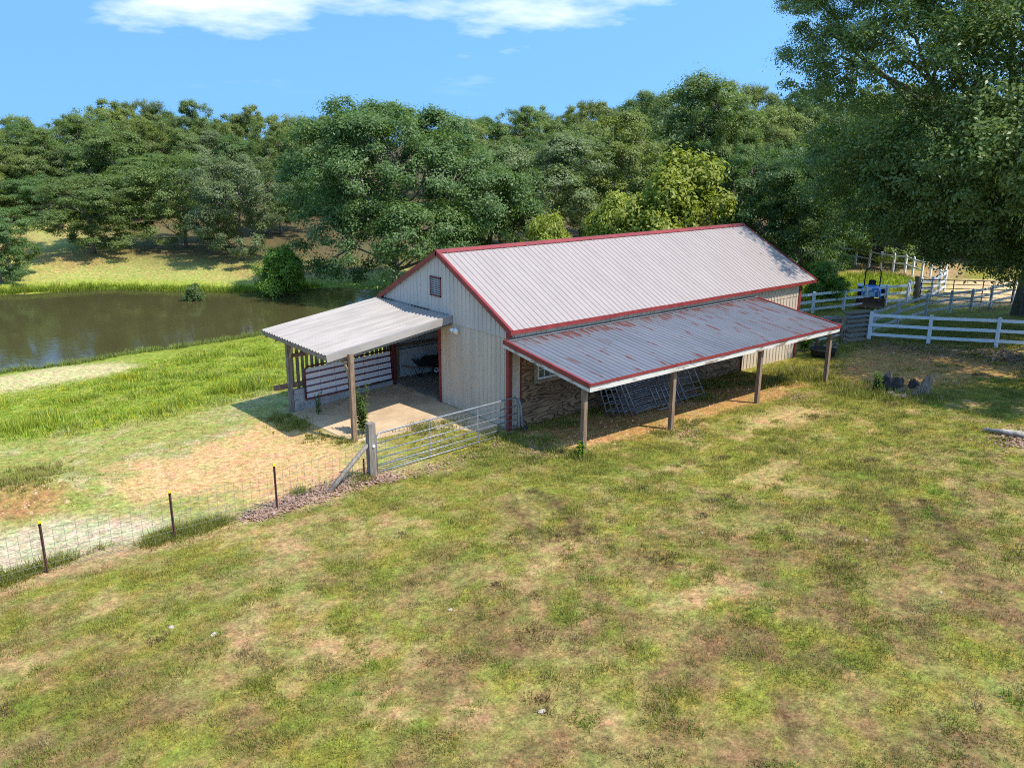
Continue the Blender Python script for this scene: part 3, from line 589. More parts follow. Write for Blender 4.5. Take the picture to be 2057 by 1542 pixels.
def litter(name, areas, label, size=.042):
    V, F = [], []
    for (x, y, sx, sy, n) in areas:
        px = rng.normal(x, sx, n); py = rng.normal(y, sy, n); pz = H(px, py)+rng.uniform(.0, .03, n)
        for i in range(n):
            a, t = rng.uniform(0, 6.28), rng.normal(0, .5, 2); s = size*rng.uniform(.6, 1.4)
            t = t*.7; u = np.array([math.cos(a), math.sin(a), t[0]])*s; w = np.array([-math.sin(a), math.cos(a), t[1]])*s*.55; p = np.array([px[i], py[i], pz[i]+.02]); k = len(V)
            V += [p-u, p+w, p+u, p-w]; F.append((k, k+1, k+2, k+3))
    o = link(raw_mesh(name, V, F, 'leaf_litter'), name); tag(o, label, 'dead leaves'); o['kind'] = 'stuff'; return o
A = []
for q in ((600, 1005, .5), (640, 992, .5), (680, 975, .5), (720, 965, .5), (560, 1020, .4), (770, 962, .35), (520, 1035, .3)):
    g = G(q[0], q[1]); A.append((g[0], g[1], q[2]*.8, q[2]*.62, 520))
litter('fence_leaf_litter', A, 'drift of pinkish dead leaves at the foot of the gate post')
A = []
for a, b in ((1060, 905), (1090, 912), (930, 920), (880, 935), (1000, 895), (1390, 875), (1370, 868), (1595, 800), (1610, 795), (830, 950)):
    g = G(a, b); A.append((g[0], g[1], .40, .28, 150))
litter('scattered_leaf_litter', A, 'scattered dead leaves along the edge of the lean-to', .03)
A = []
for a, b, s, n in ((1770, 690, .9, 500), (1830, 700, .9, 600), (1900, 708, 1.0, 500), (1960, 712, .9, 350), (2030, 725, .9, 400), (2030, 880, .6, 300), (2045, 890, .5, 200), (1990, 620, .8, 250)):
    g = G(a, b); A.append((g[0], g[1], s, s*.6, n))
litter('yard_leaf_litter', A, 'brown dead leaves below the white board fence', .05)

def clods(name, polys, n, label, m):
    V, F = [], []
    for P in polys:
        P_ = np.array(P); n_ = int(n*np.ptp(P_[:, 0])*np.ptp(P_[:, 1])); x = rng.uniform(P_[:, 0].min(), P_[:, 0].max(), n_); y = rng.uniform(P_[:, 1].min(), P_[:, 1].max(), n_); k = (poly_sd(x, y, P) < .3) & off_building(x, y); x, y = x[k], y[k]; z = H(x, y)
        for a, b, c in zip(x, y, z):
            s = rng.uniform(.012, .045)*(1+(rng.uniform() < .06)); t = rng.uniform(0, 6.28); i = len(V)
            for j in range(4): q = t+j*1.571+rng.uniform(-.3, .3); V.append((a+math.cos(q)*s*rng.uniform(.7, 1.3), b+math.sin(q)*s*rng.uniform(.7, 1.3), c-.01))
            V.append((a+rng.uniform(-.3, .3)*s, b+rng.uniform(-.3, .3)*s, c+s*rng.uniform(.5, 1.0))); F += [(i, i+1, i+4), (i+1, i+2, i+4), (i+2, i+3, i+4), (i+3, i, i+4)]
    o = link(raw_mesh(name, V, F, m), name); tag(o, label, 'dirt clods'); o['kind'] = 'stuff'; return o
mat('clod', (.40, .26, .14), .95, 0, (.52, .36, .21), 6)
clods('dirt_clods', [DIRT_GATE, EARTH, DIRT_LEAN, DIRT_YARD, GRAVEL], 26, 'loose dirt clods and pebbles on the bare patches round the barn', 'clod')

# ------------------------------------------------------------------ barn
BW, BL, EZ, RZ = 7.826, 16.56, 3.455, 5.595
X0, X1, OV = -.13, 17.41, .225
MY = BW/2; SLOPE = math.atan2(RZ-EZ, MY+OV); SLEN = math.hypot(RZ-EZ, MY+OV)
def roof_z(y): return EZ + (RZ-EZ)*(1-abs(y-MY)/(MY+OV))
barn = thing('barn', 'long cream metal barn with red trim and grey ribbed gable roof', 'barn', (8, 4, 0))
BO = np.array([8, 4, 0.])
def ribbed(name, w, length, ribs, m, rh=.024, rb=.055, rt=.022, thick=.006, skew=0.0):
    """a ribbed sheet: x across 0..w, y up the slope 0..length, z normal"""
    sp = w/ribs; P = [(0, 0)]
    for i in range(ribs):
        c = sp*(i+.5); P += [(c-rb/2, 0), (c-rt/2, rh), (c+rt/2, rh), (c+rb/2, 0)]
        if i < ribs-1: P += [(c+sp/2-.03, 0), (c+sp/2-.02, .005), (c+sp/2+.02, .005), (c+sp/2+.03, 0)]
    P.append((w-.002, 0)); V = []; F = []; n = len(P)
    for yy in (0, length): V += [(a, yy, b) for a, b in P]
    for yy in (0, length): V += [(a, yy, b-thick) for a, b in P]
    for i in range(n-1): F += [(i, i+1, n+i+1, n+i), (2*n+i+1, 2*n+i, 3*n+i, 3*n+i+1), (i+1, i, 2*n+i, 2*n+i+1), (n+i, n+i+1, 3*n+i+1, 3*n+i)]
    return raw_mesh(name, V, F, m)
def sheet_obj(me, name, parent, loc, rot):
    o = link(me, name, parent, Vector(loc)-root_loc(parent)); o.rotation_euler = rot; return o
# main roof
deck = MB()
for yy in (0.1, 1.3, 2.6, 3.7, 4.1, 5.2, 6.5, 7.7): deck.box((X0+.1, yy-.04, roof_z(yy)-.16), (X1-.1, yy+.04, roof_z(yy)-.03))
main_roof = deck.build('roof', 'raw_board', barn)
NP = 18; PWD = (X1-X0)/NP; pan = ribbed('roof_panel', PWD, SLEN-.01, 4, 'roof_metal')
for i in range(NP):
    sheet_obj(pan, 'roof_panel', main_roof, (X0+i*PWD, -OV, EZ), (SLOPE, 0, 0))
    sheet_obj(pan, 'roof_panel', main_roof, (X0+(i+1)*PWD, BW+OV, EZ), (SLOPE, 0, math.pi))
cap = MB(); cs, ss = math.cos(SLOPE), math.sin(SLOPE); ex = .02
prof = [(-.18, -.18*math.tan(SLOPE)+.045), (-.035, .052), (.035, .052), (.18, -.18*math.tan(SLOPE)+.045)]
V = [(X0-.03, MY+a, RZ+b) for a, b in prof]+[(X1+.03, MY+a, RZ+b) for a, b in prof]+[(X0-.03, MY+a, RZ+b-.012) for a, b in prof]+[(X1+.03, MY+a, RZ+b-.012) for a, b in prof]
cap.add(V, [(i, i+1, 5+i, 4+i) for i in range(3)]+[(9+i, 8+i, 12+i, 13+i) for i in range(3)]+[(1+i, i, 8+i, 9+i) for i in range(3)]+[(4+i, 5+i, 13+i, 12+i) for i in range(3)])
cap.build('ridge_cap', 'red_trim', main_roof)
for xx, sg in ((X0, -1), (X1, 1)):
    for s in (-1, 1):
        t = MB(); ye = MY+s*(MY+OV+.02); ze = EZ-.012
        a = np.array([xx, ye, ze]); b = np.array([xx, MY, RZ]); nrm = np.array([0, s*ss, cs])
        for off, wd, hh in ((.04, .10, .02),):       # flat leg on the sheets
            o2 = np.array([-sg*off, 0, 0])+nrm*.034; t.beam(a+o2, b+o2, wd, hh, nrm)
        o2 = np.array([sg*.012, 0, 0])-nrm*.05; t.beam(a+o2, b+o2, .02, .17, nrm)
        t.build('rake_trim', 'red_trim', main_roof)
for s in (-1, 1):
    ye = MY+s*(MY+OV); t = MB(); x = X0
    while x < X1-.05:                                   # drip edge in lengths, slightly out of line
        x2 = min(x+2.45, X1); dz = random.uniform(-.018, .012)
        t.box((x, ye-.022 if s < 0 else ye-.004, EZ-.115+dz), (x2-.004, ye+.004 if s < 0 else ye+.022, EZ+.012+dz*.3)); x = x2
    t.build('eave_trim', 'red_trim', main_roof)
sf = MB(); sf.box((X0+.03, -OV+.01, EZ-.10), (X1-.03, -.03, EZ-.075)); sf.build('soffit', 'bounce_tan_metal', main_roof)
# walls ----------------------------------------------------------
def wall_panels(name, parent, axis_, at, u0, u1, zb, zt, m, out, w=.93, rh=.03, rib=.2325):
    """ribbed sheets on a vertical plane. axis_ 'y': plane x=at, runs in y. 'x': plane y=at."""
    k = max(1, int(round((u1-u0)/w))); wd = (u1-u0)/k
    for i in range(k):
        a, b = u0+i*wd, u0+(i+1)*wd-.003; us = [(a, 0)]; q = math.ceil((a+.03)/rib)*rib
        while q < b-.03:
            us += [(q-.024, 0), (q-.012, rh), (q+.012, rh), (q+.024, 0)]
            if q+.15 < b: us += [(q+rib/2-.012, 0), (q+rib/2, .005), (q+rib/2+.012, 0)]
            q += rib
        us.append((b, 0)); us = [p for p in us if a <= p[0] <= b]
        V = []; F = []; n = len(us)
        # split where a gable line has its peak
        for lay in (0, -.006):
            for top in (0, 1):
                for uu, d in us:
                    z = (zt(uu) if callable(zt) else zt) if top else (zb(uu) if callable(zb) else zb)
                    dd = at+out*(d+lay); V.append((dd, uu, z) if axis_ == 'y' else (uu, dd, z))
        for j in range(n-1): F += [(j, j+1, n+j+1, n+j), (2*n+j+1, 2*n+j, 3*n+j, 3*n+j+1), (j+1, j, 2*n+j, 2*n+j+1), (n+j, n+j+1, 3*n+j+1, 3*n+j)]
        o = MB(); o.add(V, F); o.build('wall_panel', m, parent)
def frame_part(name, parts, m='raw_board'):
    b = MB()
    for lo, hi in parts: b.box(lo, hi)
    return b.build(name, m, barn)
DY0, DY1, DZ = 4.0, 7.45, 2.84; SEAM = 3.2
front = frame_part('front_wall', [((.03, .05, .1), (.12, 3.95, .2)), ((.03, .05, 1.5), (.12, 3.95, 1.6)), ((.03, .05, 3.0), (.12, 7.78, 3.12)), ((.03, 3.86, .1), (.14, 3.98, 3.0)), ((.03, 7.5, .1), (.14, 7.62, 3.0)), ((.03, 3.85, 3.1), (.12, 3.97, 5.3))])
wall_panels('f', front, 'y', 0.0, .02, DY0-.06, .10, SEAM, 'bounce_tan_metal', -1)
wall_panels('f', front, 'y', 0.0, DY1+.06, BW-.02, .10, SEAM, 'bounce_tan_metal', -1)
wall_panels('f', front, 'y', 0.0, DY0-.05, DY1+.05, DZ+.06, SEAM, 'bounce_tan_metal', -1)
wall_panels('f', front, 'y', -.026, .0, BW, SEAM-.05, lambda u: roof_z(u)-.05, 'gable_metal', -1, w=.978)
back = frame_part('back_wall', [((BL-.12, .05, .1), (BL-.03, 7.75, .2)), ((BL-.12, .05, 2.9), (BL-.03, 7.75, 3.0))])
wall_panels('b', back, 'y', BL, .02, BW-.02, .02, lambda u: roof_z(u)-.05, 'cream_metal', 1, w=.973)
left = frame_part('left_wall', [((.1, BW-.12, .1), (BL-.1, BW-.03, .2)), ((.1, BW-.12, 1.35), (BL-.1, BW-.03, 1.45)), ((.1, BW-.12, 2.6), (BL-.1, BW-.03, 2.7))], 'wood_post')
wall_panels('l', left, 'x', BW, .02, BL-.02, .02, EZ-.06, 'gable_metal', 1)
right = frame_part('right_wall', [((.1, .05, .1), (4.2, .14, .2)), ((.1, .05, 2.75), (BL-.1, .14, 2.87)), ((5.5, .05, .1), (BL-.1, .14, .2))], 'wood_post')
wall_panels('r', right, 'x', 0.0, .12, .47, .03, 2.78, 'cream_metal', -1)
wall_panels('r', right, 'x', 0.0, .02, BL-.02, 2.80, EZ-.1, 'cream_metal', -1, rib=.2325)
wall_panels('r', right, 'x', 0.0, 12.62, BL-.06, -.02, 2.78, 'cream_metal', -1)
# plywood under the lean-to, with a window and a doorway
xs_ = [.53, 1.2, 2.42, 3.30, 4.25]; zlow = -.12
def ply(a, b, z0, z1):
    o = MB(); dz = random.uniform(-.004, .004); o.box((a+.003, -.004+dz, z0), (b-.003, .03, z1)); o.build('plywood_sheet', 'plywood', right)
ply(.53, 1.18, zlow, 2.76); ply(1.18, 2.40, zlow, 1.58); ply(1.18, 2.40, 2.52, 2.76); ply(2.40, 3.34, zlow, 2.76); ply(3.34, 4.28, zlow, 2.76)
xx = 5.45
while xx < 12.4:
    ply(xx, min(xx+1.22, 12.55), zlow, 2.76); xx += 1.22
jb = MB(); jb.box((.475, -.03, zlow), (.525, .02, 2.78)); jb.build('door_jamb', 'red_trim', right)
jb = MB(); jb.box((12.56, -.05, zlow), (12.61, .02, 2.78)); jb.build('door_jamb', 'red_trim', right)
dj = MB(); dj.box((4.29, .0, zlow), (4.36, .12, 2.6)); dj.box((5.38, .0, zlow), (5.44, .12, 2.6)); dj.box((4.29, 0, 2.6), (5.44, .12, 2.72)); dj.build('doorway_frame', 'wood_post', right)
win = MB(); wx0, wx1, wz0, wz1 = 1.20, 2.38, 1.60, 2.50
for lo, hi in (((wx0, -.045, wz0), (wx0+.06, .05, wz1)), ((wx1-.06, -.045, wz0), (wx1, .05, wz1)), ((wx0, -.05, wz0-.02), (wx1, .05, wz0+.05)), ((wx0, -.045, wz1-.05), (wx1, .05, wz1))): win.box(lo, hi)
window = win.build('window', 'white_paint', right)
for i in range(1, 4):
    m_ = MB(); x_ = wx0+.06+(wx1-wx0-.12)*i/4; m_.box((x_-.012, -.03, wz0+.05), (x_+.012, .012, wz1-.05)); m_.build('muntin', 'white_paint', window)
for i in range(1, 3):
    m_ = MB(); z_ = wz0+.05+(wz1-wz0-.1)*i/3; m_.box((wx0+.06, -.027, z_-.012), (wx1-.06, .010, z_+.012)); m_.build('muntin', 'white_paint', window)
m_ = MB(); m_.box((wx0+.05, .014, wz0+.04), (wx1-.05, .02, wz1-.04)); m_.build('pane', 'glass', window)
sill = MB(); sill.box((wx0-.12, -.06, wz0-.14), (wx1+.1, -.005, wz0-.03)); sill.box((wx0-.13, -.04, wz0-.03), (wx0-.02, .0, 2.52)); sill.build('window_casing', 'raw_board', right)
# trims
for (a, b, z0, z1) in ((-.055, -.055, .0, EZ-.1), (BL-.1, -.045, -.1, EZ-.1), (-.055, BW-.09, 0, EZ-.1)):
    t = MB(); t.box((a, b, z0), (a+.15, b+.15, z1)); t.build('corner_trim', 'red_trim', barn)
t = MB(); t.box((-.05, DY0-.10, .06), (.1, DY0, SEAM-.05)); t.build('door_jamb', 'red_trim', front)
t = MB(); t.box((-.05, DY1, .06), (.1, DY1+.08, DZ)); t.build('door_jamb', 'red_trim', front)
t = MB(); t.box((-.04, DY0, DZ), (.1, DY1+.06, DZ+.07)); t.build('door_header', 'red_trim', front)
# gable vent
vy0, vy1, vz0, vz1 = 3.74, 4.44, 3.98, 4.68
v = MB()
for lo, hi in (((-.075, vy0, vz0), (-.03, vy0+.045, vz1)), ((-.075, vy1-.045, vz0), (-.03, vy1, vz1)), ((-.075, vy0, vz0-.0), (-.03, vy1, vz0+.045)), ((-.075, vy0, vz1-.045), (-.03, vy1, vz1))): v.box(lo, hi)
vent = v.build('gable_vent', 'red_paint', front)
for i in range(8):
    s_ = MB(); z_ = vz0+.07+i*(vz1-vz0-.1)/8; s_.beam((-.058, vy0+.04, z_), (-.058, vy1-.04, z_), .01, .078, (-.55, 0, .8)); s_.build('slat', 'aluminium', vent)
bk = MB(); bk.box((-.040, vy0+.03, vz0+.03), (-.034, vy1-.03, vz1-.03)); bk.build('backing', 'dark_interior', vent)
# twin floodlight
fl = MB(); fl.lathe((-.06, 2.87, 2.98), [(.0, -.03), (.06, -.03), (.06, .02), (.0, .02)], (1, 0, 0)); flood = fl.build('floodlight', 'white_plastic', front)
for dy in (-.12, .12):
    h_ = MB(); h_.tube([(-.07, 2.87, 2.98), (-.12, 2.87+dy*.7, 2.96)], .018, 6); h_.lathe((-.13, 2.87+dy, 2.95), [(.0, -.07), (.045, -.065), (.065, -.02), (.095, .07), (.085, .075), (.0, .055)], (-.75, dy*3, -.55), 16); h_.build('lamp_head', 'lamp_head', flood, True)
# inside
fl_ = MB(); fl_.box((.02, .1, -.3), (BL-.1, BW-.1, .11)); fl_.build('floor_slab', 'barn_floor', barn)
ln = MB(); ln.box((.2, BW-.165, .12), (7.0, BW-.13, 1.25)); ln.build('white_liner', 'liner_white', left)
ln = MB(); ln.box((.25, BW-.19, 2.15), (4.6, BW-.15, 2.75)); ln.build('upper_board', 'ply_warm', left)
par = MB(); par.box((6.5, .15, .11), (6.6, BW-.2, 3.2)); par.build('stall_partition', 'dark_interior', barn)
for xx in (0.3, 3.4, 6.4):
    t = MB(); t.box((xx, BW-.32, .11), (xx+.14, BW-.17, 3.3)); t.build('post', 'wood_post', left)

# side lean-to ---------------------------------------------------
Q0, Q1, ZA, ZB, LD = -.249, 13.168, 3.124, 2.544, 3.984
ls = math.atan2(ZA-ZB, LD); ll = math.hypot(ZA-ZB, LD)
def lz(y): return ZA+(ZA-ZB)*y/LD
lt = MB()
for yy in (-.1, -1.3, -2.6): lt.box((Q0+.15, yy-.045, lz(yy)-.13), (Q1-.1, yy+.045, lz(yy)-.02))
side = lt.build('side_lean_to', 'raw_board', barn)
for i in range(12):
    xr = Q0+.3+i*(Q1-Q0-.6)/11; t = MB(); t.beam((xr, -.05, lz(-.05)-.21), (xr, -LD+.1, lz(-LD+.1)-.21), .05, .15); t.build('rafter', 'raw_board', side)
NL = 15; lw = (Q1-Q0)/NL; lp = ribbed('roof_panel', lw, ll-.03, 4, 'rusty_roof', rh=.02)
for i in range(NL):
    o = sheet_obj(lp, 'roof_panel', side, (Q0+i*lw, -LD, ZB+random.uniform(-.002, .002)), (ls, 0, 0))
for xq, sg in ((Q0, -1), (Q1, 1)):
    t = MB(); nr = np.array([0, -math.sin(ls), math.cos(ls)])
    a, b = np.array([xq, -LD-.03, ZB-.004]), np.array([xq, -.02, ZA]); t.beam(a+nr*.03+np.array([-sg*.03, 0, 0]), b+nr*.03+np.array([-sg*.03, 0, 0]), .09, .016, nr)
    t.beam(a-nr*.045+np.array([sg*.014, 0, 0]), b-nr*.045+np.array([sg*.014, 0, 0]), .018, .125, nr); t.build('rake_trim', 'red_trim', side)
    t = MB(); t.beam(a-nr*.165+np.array([-sg*.02, .05, 0]), b-nr*.165+np.array([-sg*.02, 0, 0]), .035, .11, nr); t.build('rake_board', 'peeled_board', side)
x = Q0
while x < Q1-.05:
    x2 = min(x+lw*random.choice((1, 2)), Q1); t = MB(); dz = random.uniform(-.012, .01); dy = random.uniform(-.012, .006)
    t.box((x, -LD-.028+dy, ZB-.06+dz), (x2-.005, -LD-.012+dy, ZB+.03+dz*.4)); t.build('drip_edge', 'red_trim', side); x = x2
x = Q0+.03
while x < Q1-.1:
    x2 = min(x+3.66, Q1-.03); t = MB(); t.box((x, -LD+.0, ZB-.235), (x2-.004, -LD+.035, ZB-.05)); t.build('fascia_board', 'peeled_board', side); x = x2
t = MB(); t.box((Q0+.06, -LD+.12, ZB-.26), (Q1-.06, -LD+.21, ZB-.03)); t.build('eave_beam', 'wood_post', side)
t = MB(); nr = np.array([0, -math.sin(ls), math.cos(ls)]); t.beam((Q0+.1, -.10, lz(-.10)+.034), (Q1, -.10, lz(-.10)+.034), .02, .16, (0, 1, .15)); t.build('flashing', 'galvanized', side)
for px_, py_ in ((1169, 915), (1347, 862), (1512, 808), (1648, 766)):
    g = G(px_, py_); yq = -LD+.28; zt_ = ZB-.10; t = MB(); t.box((g[0]-.07, yq-.07, hz(g[0], yq)-.3), (g[0]+.07, yq+.07, zt_)); t.build('post', 'wood_post', side)

# front lean-to --------------------------------------------------
FX, FZ1, FZ2, FY0, FY1 = -4.909, 3.39, 2.701, 3.119, 8.152
fs = math.atan2(FZ1-FZ2, -FX); flen = math.hypot(FZ1-FZ2, FX)
def fz(x): return FZ1+(FZ1-FZ2)*x/(-FX)
ft = MB()
for xx in (-.15, -1.6, -3.1, -4.7): ft.box((xx-.045, FY0+.1, fz(xx)-.14), (xx+.045, FY1-.05, fz(xx)-.02))
flean = ft.build('front_lean_to', 'raw_board', barn)
NF = 6; fw_ = (FY1-FY0)/NF; fp = ribbed('roof_panel', fw_, flen, 4, 'white_metal', rh=.045, rb=.10, rt=.04)
for i in range(NF): sheet_obj(fp, 'roof_panel', flean, (FX, FY0+(i+1)*fw_, FZ2), (fs, 0, -math.pi/2))
t = MB(); nf = np.array([-math.sin(fs), 0, math.cos(fs)]); a, b = np.array([FX-.02, FY0, FZ2]), np.array([-.03, FY0, FZ1])
t.beam(a+nf*.04+np.array([0, .05, 0]), b+nf*.04+np.array([0, .05, 0]), .14, .014, nf); t.beam(a-nf*.075+np.array([0, -.015, 0]), b-nf*.075+np.array([0, -.015, 0]), .02, .245, nf); t.build('rake_trim', 'white_metal', flean)
t = MB(); t.beam(a-nf*.245+np.array([0, .06, 0]), b-nf*.245+np.array([0, .06, 0]), .045, .10, nf); t.build('rake_rafter', 'grey_wood', flean)
t = MB(); t.box((FX+.02, FY0+.05, FZ2-.16), (FX+.06, FY1-.04, FZ2-.02)); t.build('fascia_board', 'grey_wood', flean)
for i in range(1, 7):
    yy = FY0+.06+i*(FY1-FY0-.15)/6; t = MB(); t.beam((FX+.1, yy, fz(FX+.1)-.22), (-.05, yy, fz(-.05)-.22), .045, .14); t.build('rafter', 'raw_board', flean)
t = MB(); t.box((-4.28, FY0+.1, fz(-4.2)-.42), (-4.16, FY1-.7, fz(-4.2)-.24)); t.build('eave_beam', 'grey_wood', flean)
fpost = G(712.5, 886); lpost = G(587, 830)
for g, mm in ((fpost, 'wood_post'), (lpost, 'grey_wood')):
    t = MB(); t.box((g[0]-.075, g[1]-.075, g[2]-.3), (g[0]+.075, g[1]+.075, fz(g[0])-.1)); t.build('post', mm, flean)
    t = MB(); d_ = 1 if g is fpost else -1; t.beam((g[0], g[1]+.05*d_, 1.75), (g[0], g[1]+.55*d_, fz(g[0])-.3), .045, .09); t.build('knee_brace', 'raw_board', flean)
for i in range(4): # flashing gap and closure pieces at the wall
    yq = FY0+.15+i*1.24; t = MB(); t.box((-.075, yq, FZ1-.0), (-.03, yq+1.2, FZ1+.055)); t.build('flashing', 'black_steel' if i % 2 else 'galvanized', flean)
WY = lpost[1]+.0                                         # the west side of the front lean-to
for zb_, za_ in ((.62, .80), (1.75, 1.87), (2.35, 2.47)):
    t = MB(); t.box((-4.95 if zb_ < 1 else lpost[0], WY+.08, zb_), (-.03, WY+.16, za_)); t.build('girt', 'wood_post', flean)
i = 0; xx = lpost[0]+.12
while xx < -.15:
    w_ = random.uniform(.11, .15); t = MB(); t.box((xx, WY+.165, .55+random.uniform(-.05, .05)), (xx+w_, WY+.19, fz(xx)-.25)); t.build('side_board', 'grey_wood' if i % 3 else 'raw_board', flean); xx += w_+random.uniform(.05, .10); i += 1

# ------------------------------------------------------------------ pad and block wall
def slab(name, P, ztop, zbot, m):
    n = len(P); V = [(a, b, ztop(a, b)) for a, b in P]+[(a, b, zbot) for a, b in P]
    return raw_mesh(name, V, [tuple(range(n)), tuple(range(2*n-1, n-1, -1))]+[(i, n+i, n+(i+1) % n, (i+1) % n) for i in range(n)], m)
padz = lambda x, y: .075+.082*x+(.02 if y > 2 else .0)
o = link(slab('concrete_pad', PAD[::-1], padz, -.7, 'concrete'), 'concrete_pad'); o['kind'] = 'structure'
bw = thing('block_wall', 'low grey concrete block wall under the sheeted red gate', 'wall', (-2.1, WY+.02, -.3))
bl, bh = .40, .20
for r in range(5):
    for c_ in range(12):
        xa = lpost[0]+.1+(c_-.5*(r % 2))*bl; xb = xa+bl-.008; xa = max(xa, lpost[0]+.08); xb = min(xb, -.02)
        if xb-xa < .06: continue
        z0 = -.42+r*bh
        if z0+bh < padz((xa+xb)/2, 6)-.05: continue
        b_ = MB(); b_.box((xa, WY-.08+random.uniform(-.004, .004), z0), (xb, WY+.07, z0+bh-.008)); b_.build('block', 'block', bw)

# ------------------------------------------------------------------ gates
def rails_gate(name, label, A, B, h, rails, m, cat='gate', r=.022, ups=(), lift=.12, mesh_m=None, corner=.16, hz_=None, grid=.15, rr=None):
    A = np.array(A, float); B = np.array(B, float); d = B-A; Ln = np.linalg.norm(d); d /= Ln
    t = thing(name, label, cat, (A+B)/2-[0, 0, 0]); z = np.array([0, 0, 1.])
    P = lambda s, q: A+d*s+z*(lift+q)
    f = MB(); arc = [(corner*(1-math.cos(a)), h-corner+corner*math.sin(a)) for a in np.linspace(0, math.pi/2, 5)]
    pts = [P(0, 0)]+[P(a, b) for a, b in arc]+[P(Ln-a, b) for a, b in arc[::-1]]+[P(Ln, 0)]
    f.tube(pts, r*1.1, 8); f.tube([P(0, 0), P(Ln, 0)], r, 8); f.build('frame', m, t, True)
    for q in rails:
        b = MB(); b.tube([P(0, q*h), P(Ln, q*h)], rr or r*.85, 8); b.build('rail', m, t, True)
    for u in ups:
        b = MB(); b.beam(P(u*Ln, 0), P(u*Ln, h), .055, .018, (d[1], -d[0], 0)); b.build('upright', m, t)
    if mesh_m:
        b = MB(); nv = int(Ln/grid); nrm = np.array([d[1], -d[0], 0])*.02
        for i in range(1, nv): b.tube([P(i*Ln/nv, 0)+nrm, P(i*Ln/nv, h)+nrm], .003, 3, False)
        for i in range(1, int(h/grid)+1): b.tube([P(.03, i*grid)+nrm*1.4, P(Ln-.03, i*grid)+nrm*1.4], .003, 3, False)
        b.build('wire_mesh', mesh_m, t)
    return t, P, Ln
gp = G(748, 957)
ga = np.array([gp[0]+.18, gp[1]+.03, hz(gp[0], gp[1])]); gb_ = np.array([.12, -.30, .0])
yard_gate, GP, GL = rails_gate('pipe_gate', 'galvanized pipe gate with wire mesh between gate post and barn corner', ga, gb_, 1.17, (.17, .35, .53, .75), 'galvanized', ups=(.345, .69), mesh_m='wire', lift=.08)
w = MB(); w.lathe(gb_+np.array([.22, -.10, .12]), [(.045, -.03), (.12, -.03), (.13, 0), (.12, .03), (.045, .03)], (.1, 1, 0), 16); w.build('wheel', 'black_rubber', yard_gate, True)
w = MB(); w.tube([gb_+np.array([.02, -.02, 1.2]), gb_+np.array([.10, -.05, .9]), gb_+np.array([.13, -.07, .3]), gb_+np.array([.20, -.09, .12])], .045, 8); w.build('wheel_strut', 'galv_dark', yard_gate, True)
w = MB(); w.box(gb_+np.array([-.52, -.03, .08]), gb_+np.array([-.5, .0, 1.24])); w.build('latch_bar', 'galv_dark', yard_gate)
# gate post with its leaning brace
t = thing('gate_post', 'weathered square wooden gate post with slanting brace pole', 'post', gp)
b_ = MB(); b_.box((gp[0]-.11, gp[1]-.10, gp[2]-.4), (gp[0]+.11, gp[1]+.10, gp[2]+1.62)); b_.build('post', 'grey_wood', t)
g2 = G(655, 990); b_ = MB(); b_.tube([(g2[0], g2[1], g2[2]-.1), ((g2[0]+gp[0])/2-.05, (g2[1]+gp[1])/2, gp[2]+.48), (gp[0]-.06, gp[1]+.02, gp[2]+1.02)], [.075, .07, .065], 8); b_.build('brace_pole', 'grey_wood', t, True)
b_ = MB(); b_.lathe((gp[0]+.02, gp[1]-.11, gp[2]+.95), [(0, -.02), (.04, -.02), (.045, .02), (0, .03)], (0, -1, 0), 8); b_.build('insulator', 'white_plastic', t)
# red gate with white sheeting by the block wall
ra = np.array([lpost[0]+.52, WY-.14, .10]); rb_ = np.array([-.16, WY-.14, .24])
red_gate, RP, RL = rails_gate('sheeted_gate', 'dark red tube gate backed with white metal sheets inside the front lean-to', ra, rb_, 1.22, (.2, .4, .6, .8), 'red_paint', ups=(.48,), lift=.05, r=.03, rr=.026)
for i in range(6):
    s0 = i/6; sh_ = MB(); d_ = (rb_-ra)/RL; bk_ = np.array([0, .035, 0])
    A1, A2 = RP(RL*s0+.01, .03)+bk_, RP(RL*(s0+1/6)-.002, .03)+bk_
    if i == 5: A2 = RP(RL-.05, .03)+bk_
    sh_.beam((A1+A2)/2*0+A1+[0, 0, .56], A2+[0, 0, .56], .006, 1.10); sh_.build('white_sheet', 'gate_sheet', red_gate)
t = MB(); t.box((-.13, WY-.20, -.1), (-.03, WY-.08, 2.4)); t.build('hinge_post', 'red_paint', flean)

# ------------------------------------------------------------------ wire fence
fw = thing('wire_fence', 'low woven wire fence on dark steel posts beside the lawn', 'fence', (*FENCE_L[5], hz(*FENCE_L[5])))
posts = []
for (a, b) in ((95, 1150), (351, 1082), (557, 1022), (732, 962)):
    g = G(a, b); posts.append(g)
gl_ = posts[0]+(posts[0]-posts[1])*1.05; gl_[2] = hz(gl_[0], gl_[1]); posts = [gl_]+posts
for i, g in enumerate(posts):
    hh_ = 1.24 if i < 4 else .62
    b_ = MB(); b_.box((g[0]-.03, g[1]-.004, g[2]-.3), (g[0]+.03, g[1]+.004, g[2]+hh_)); b_.box((g[0]-.004, g[1]-.035, g[2]-.3), (g[0]+.004, g[1]-.004, g[2]+hh_)); p_ = b_.build('steel_post', 'rust_post', fw)
    if 0 < i < 4:
        c_ = MB(); c_.box((g[0]-.036, g[1]-.042, g[2]+hh_-.035), (g[0]+.036, g[1]+.012, g[2]+hh_+.012)); c_.build('yellow_tip', 'yellow_paint', p_)
wm = MB(); posts2 = posts[:4]+[gp]
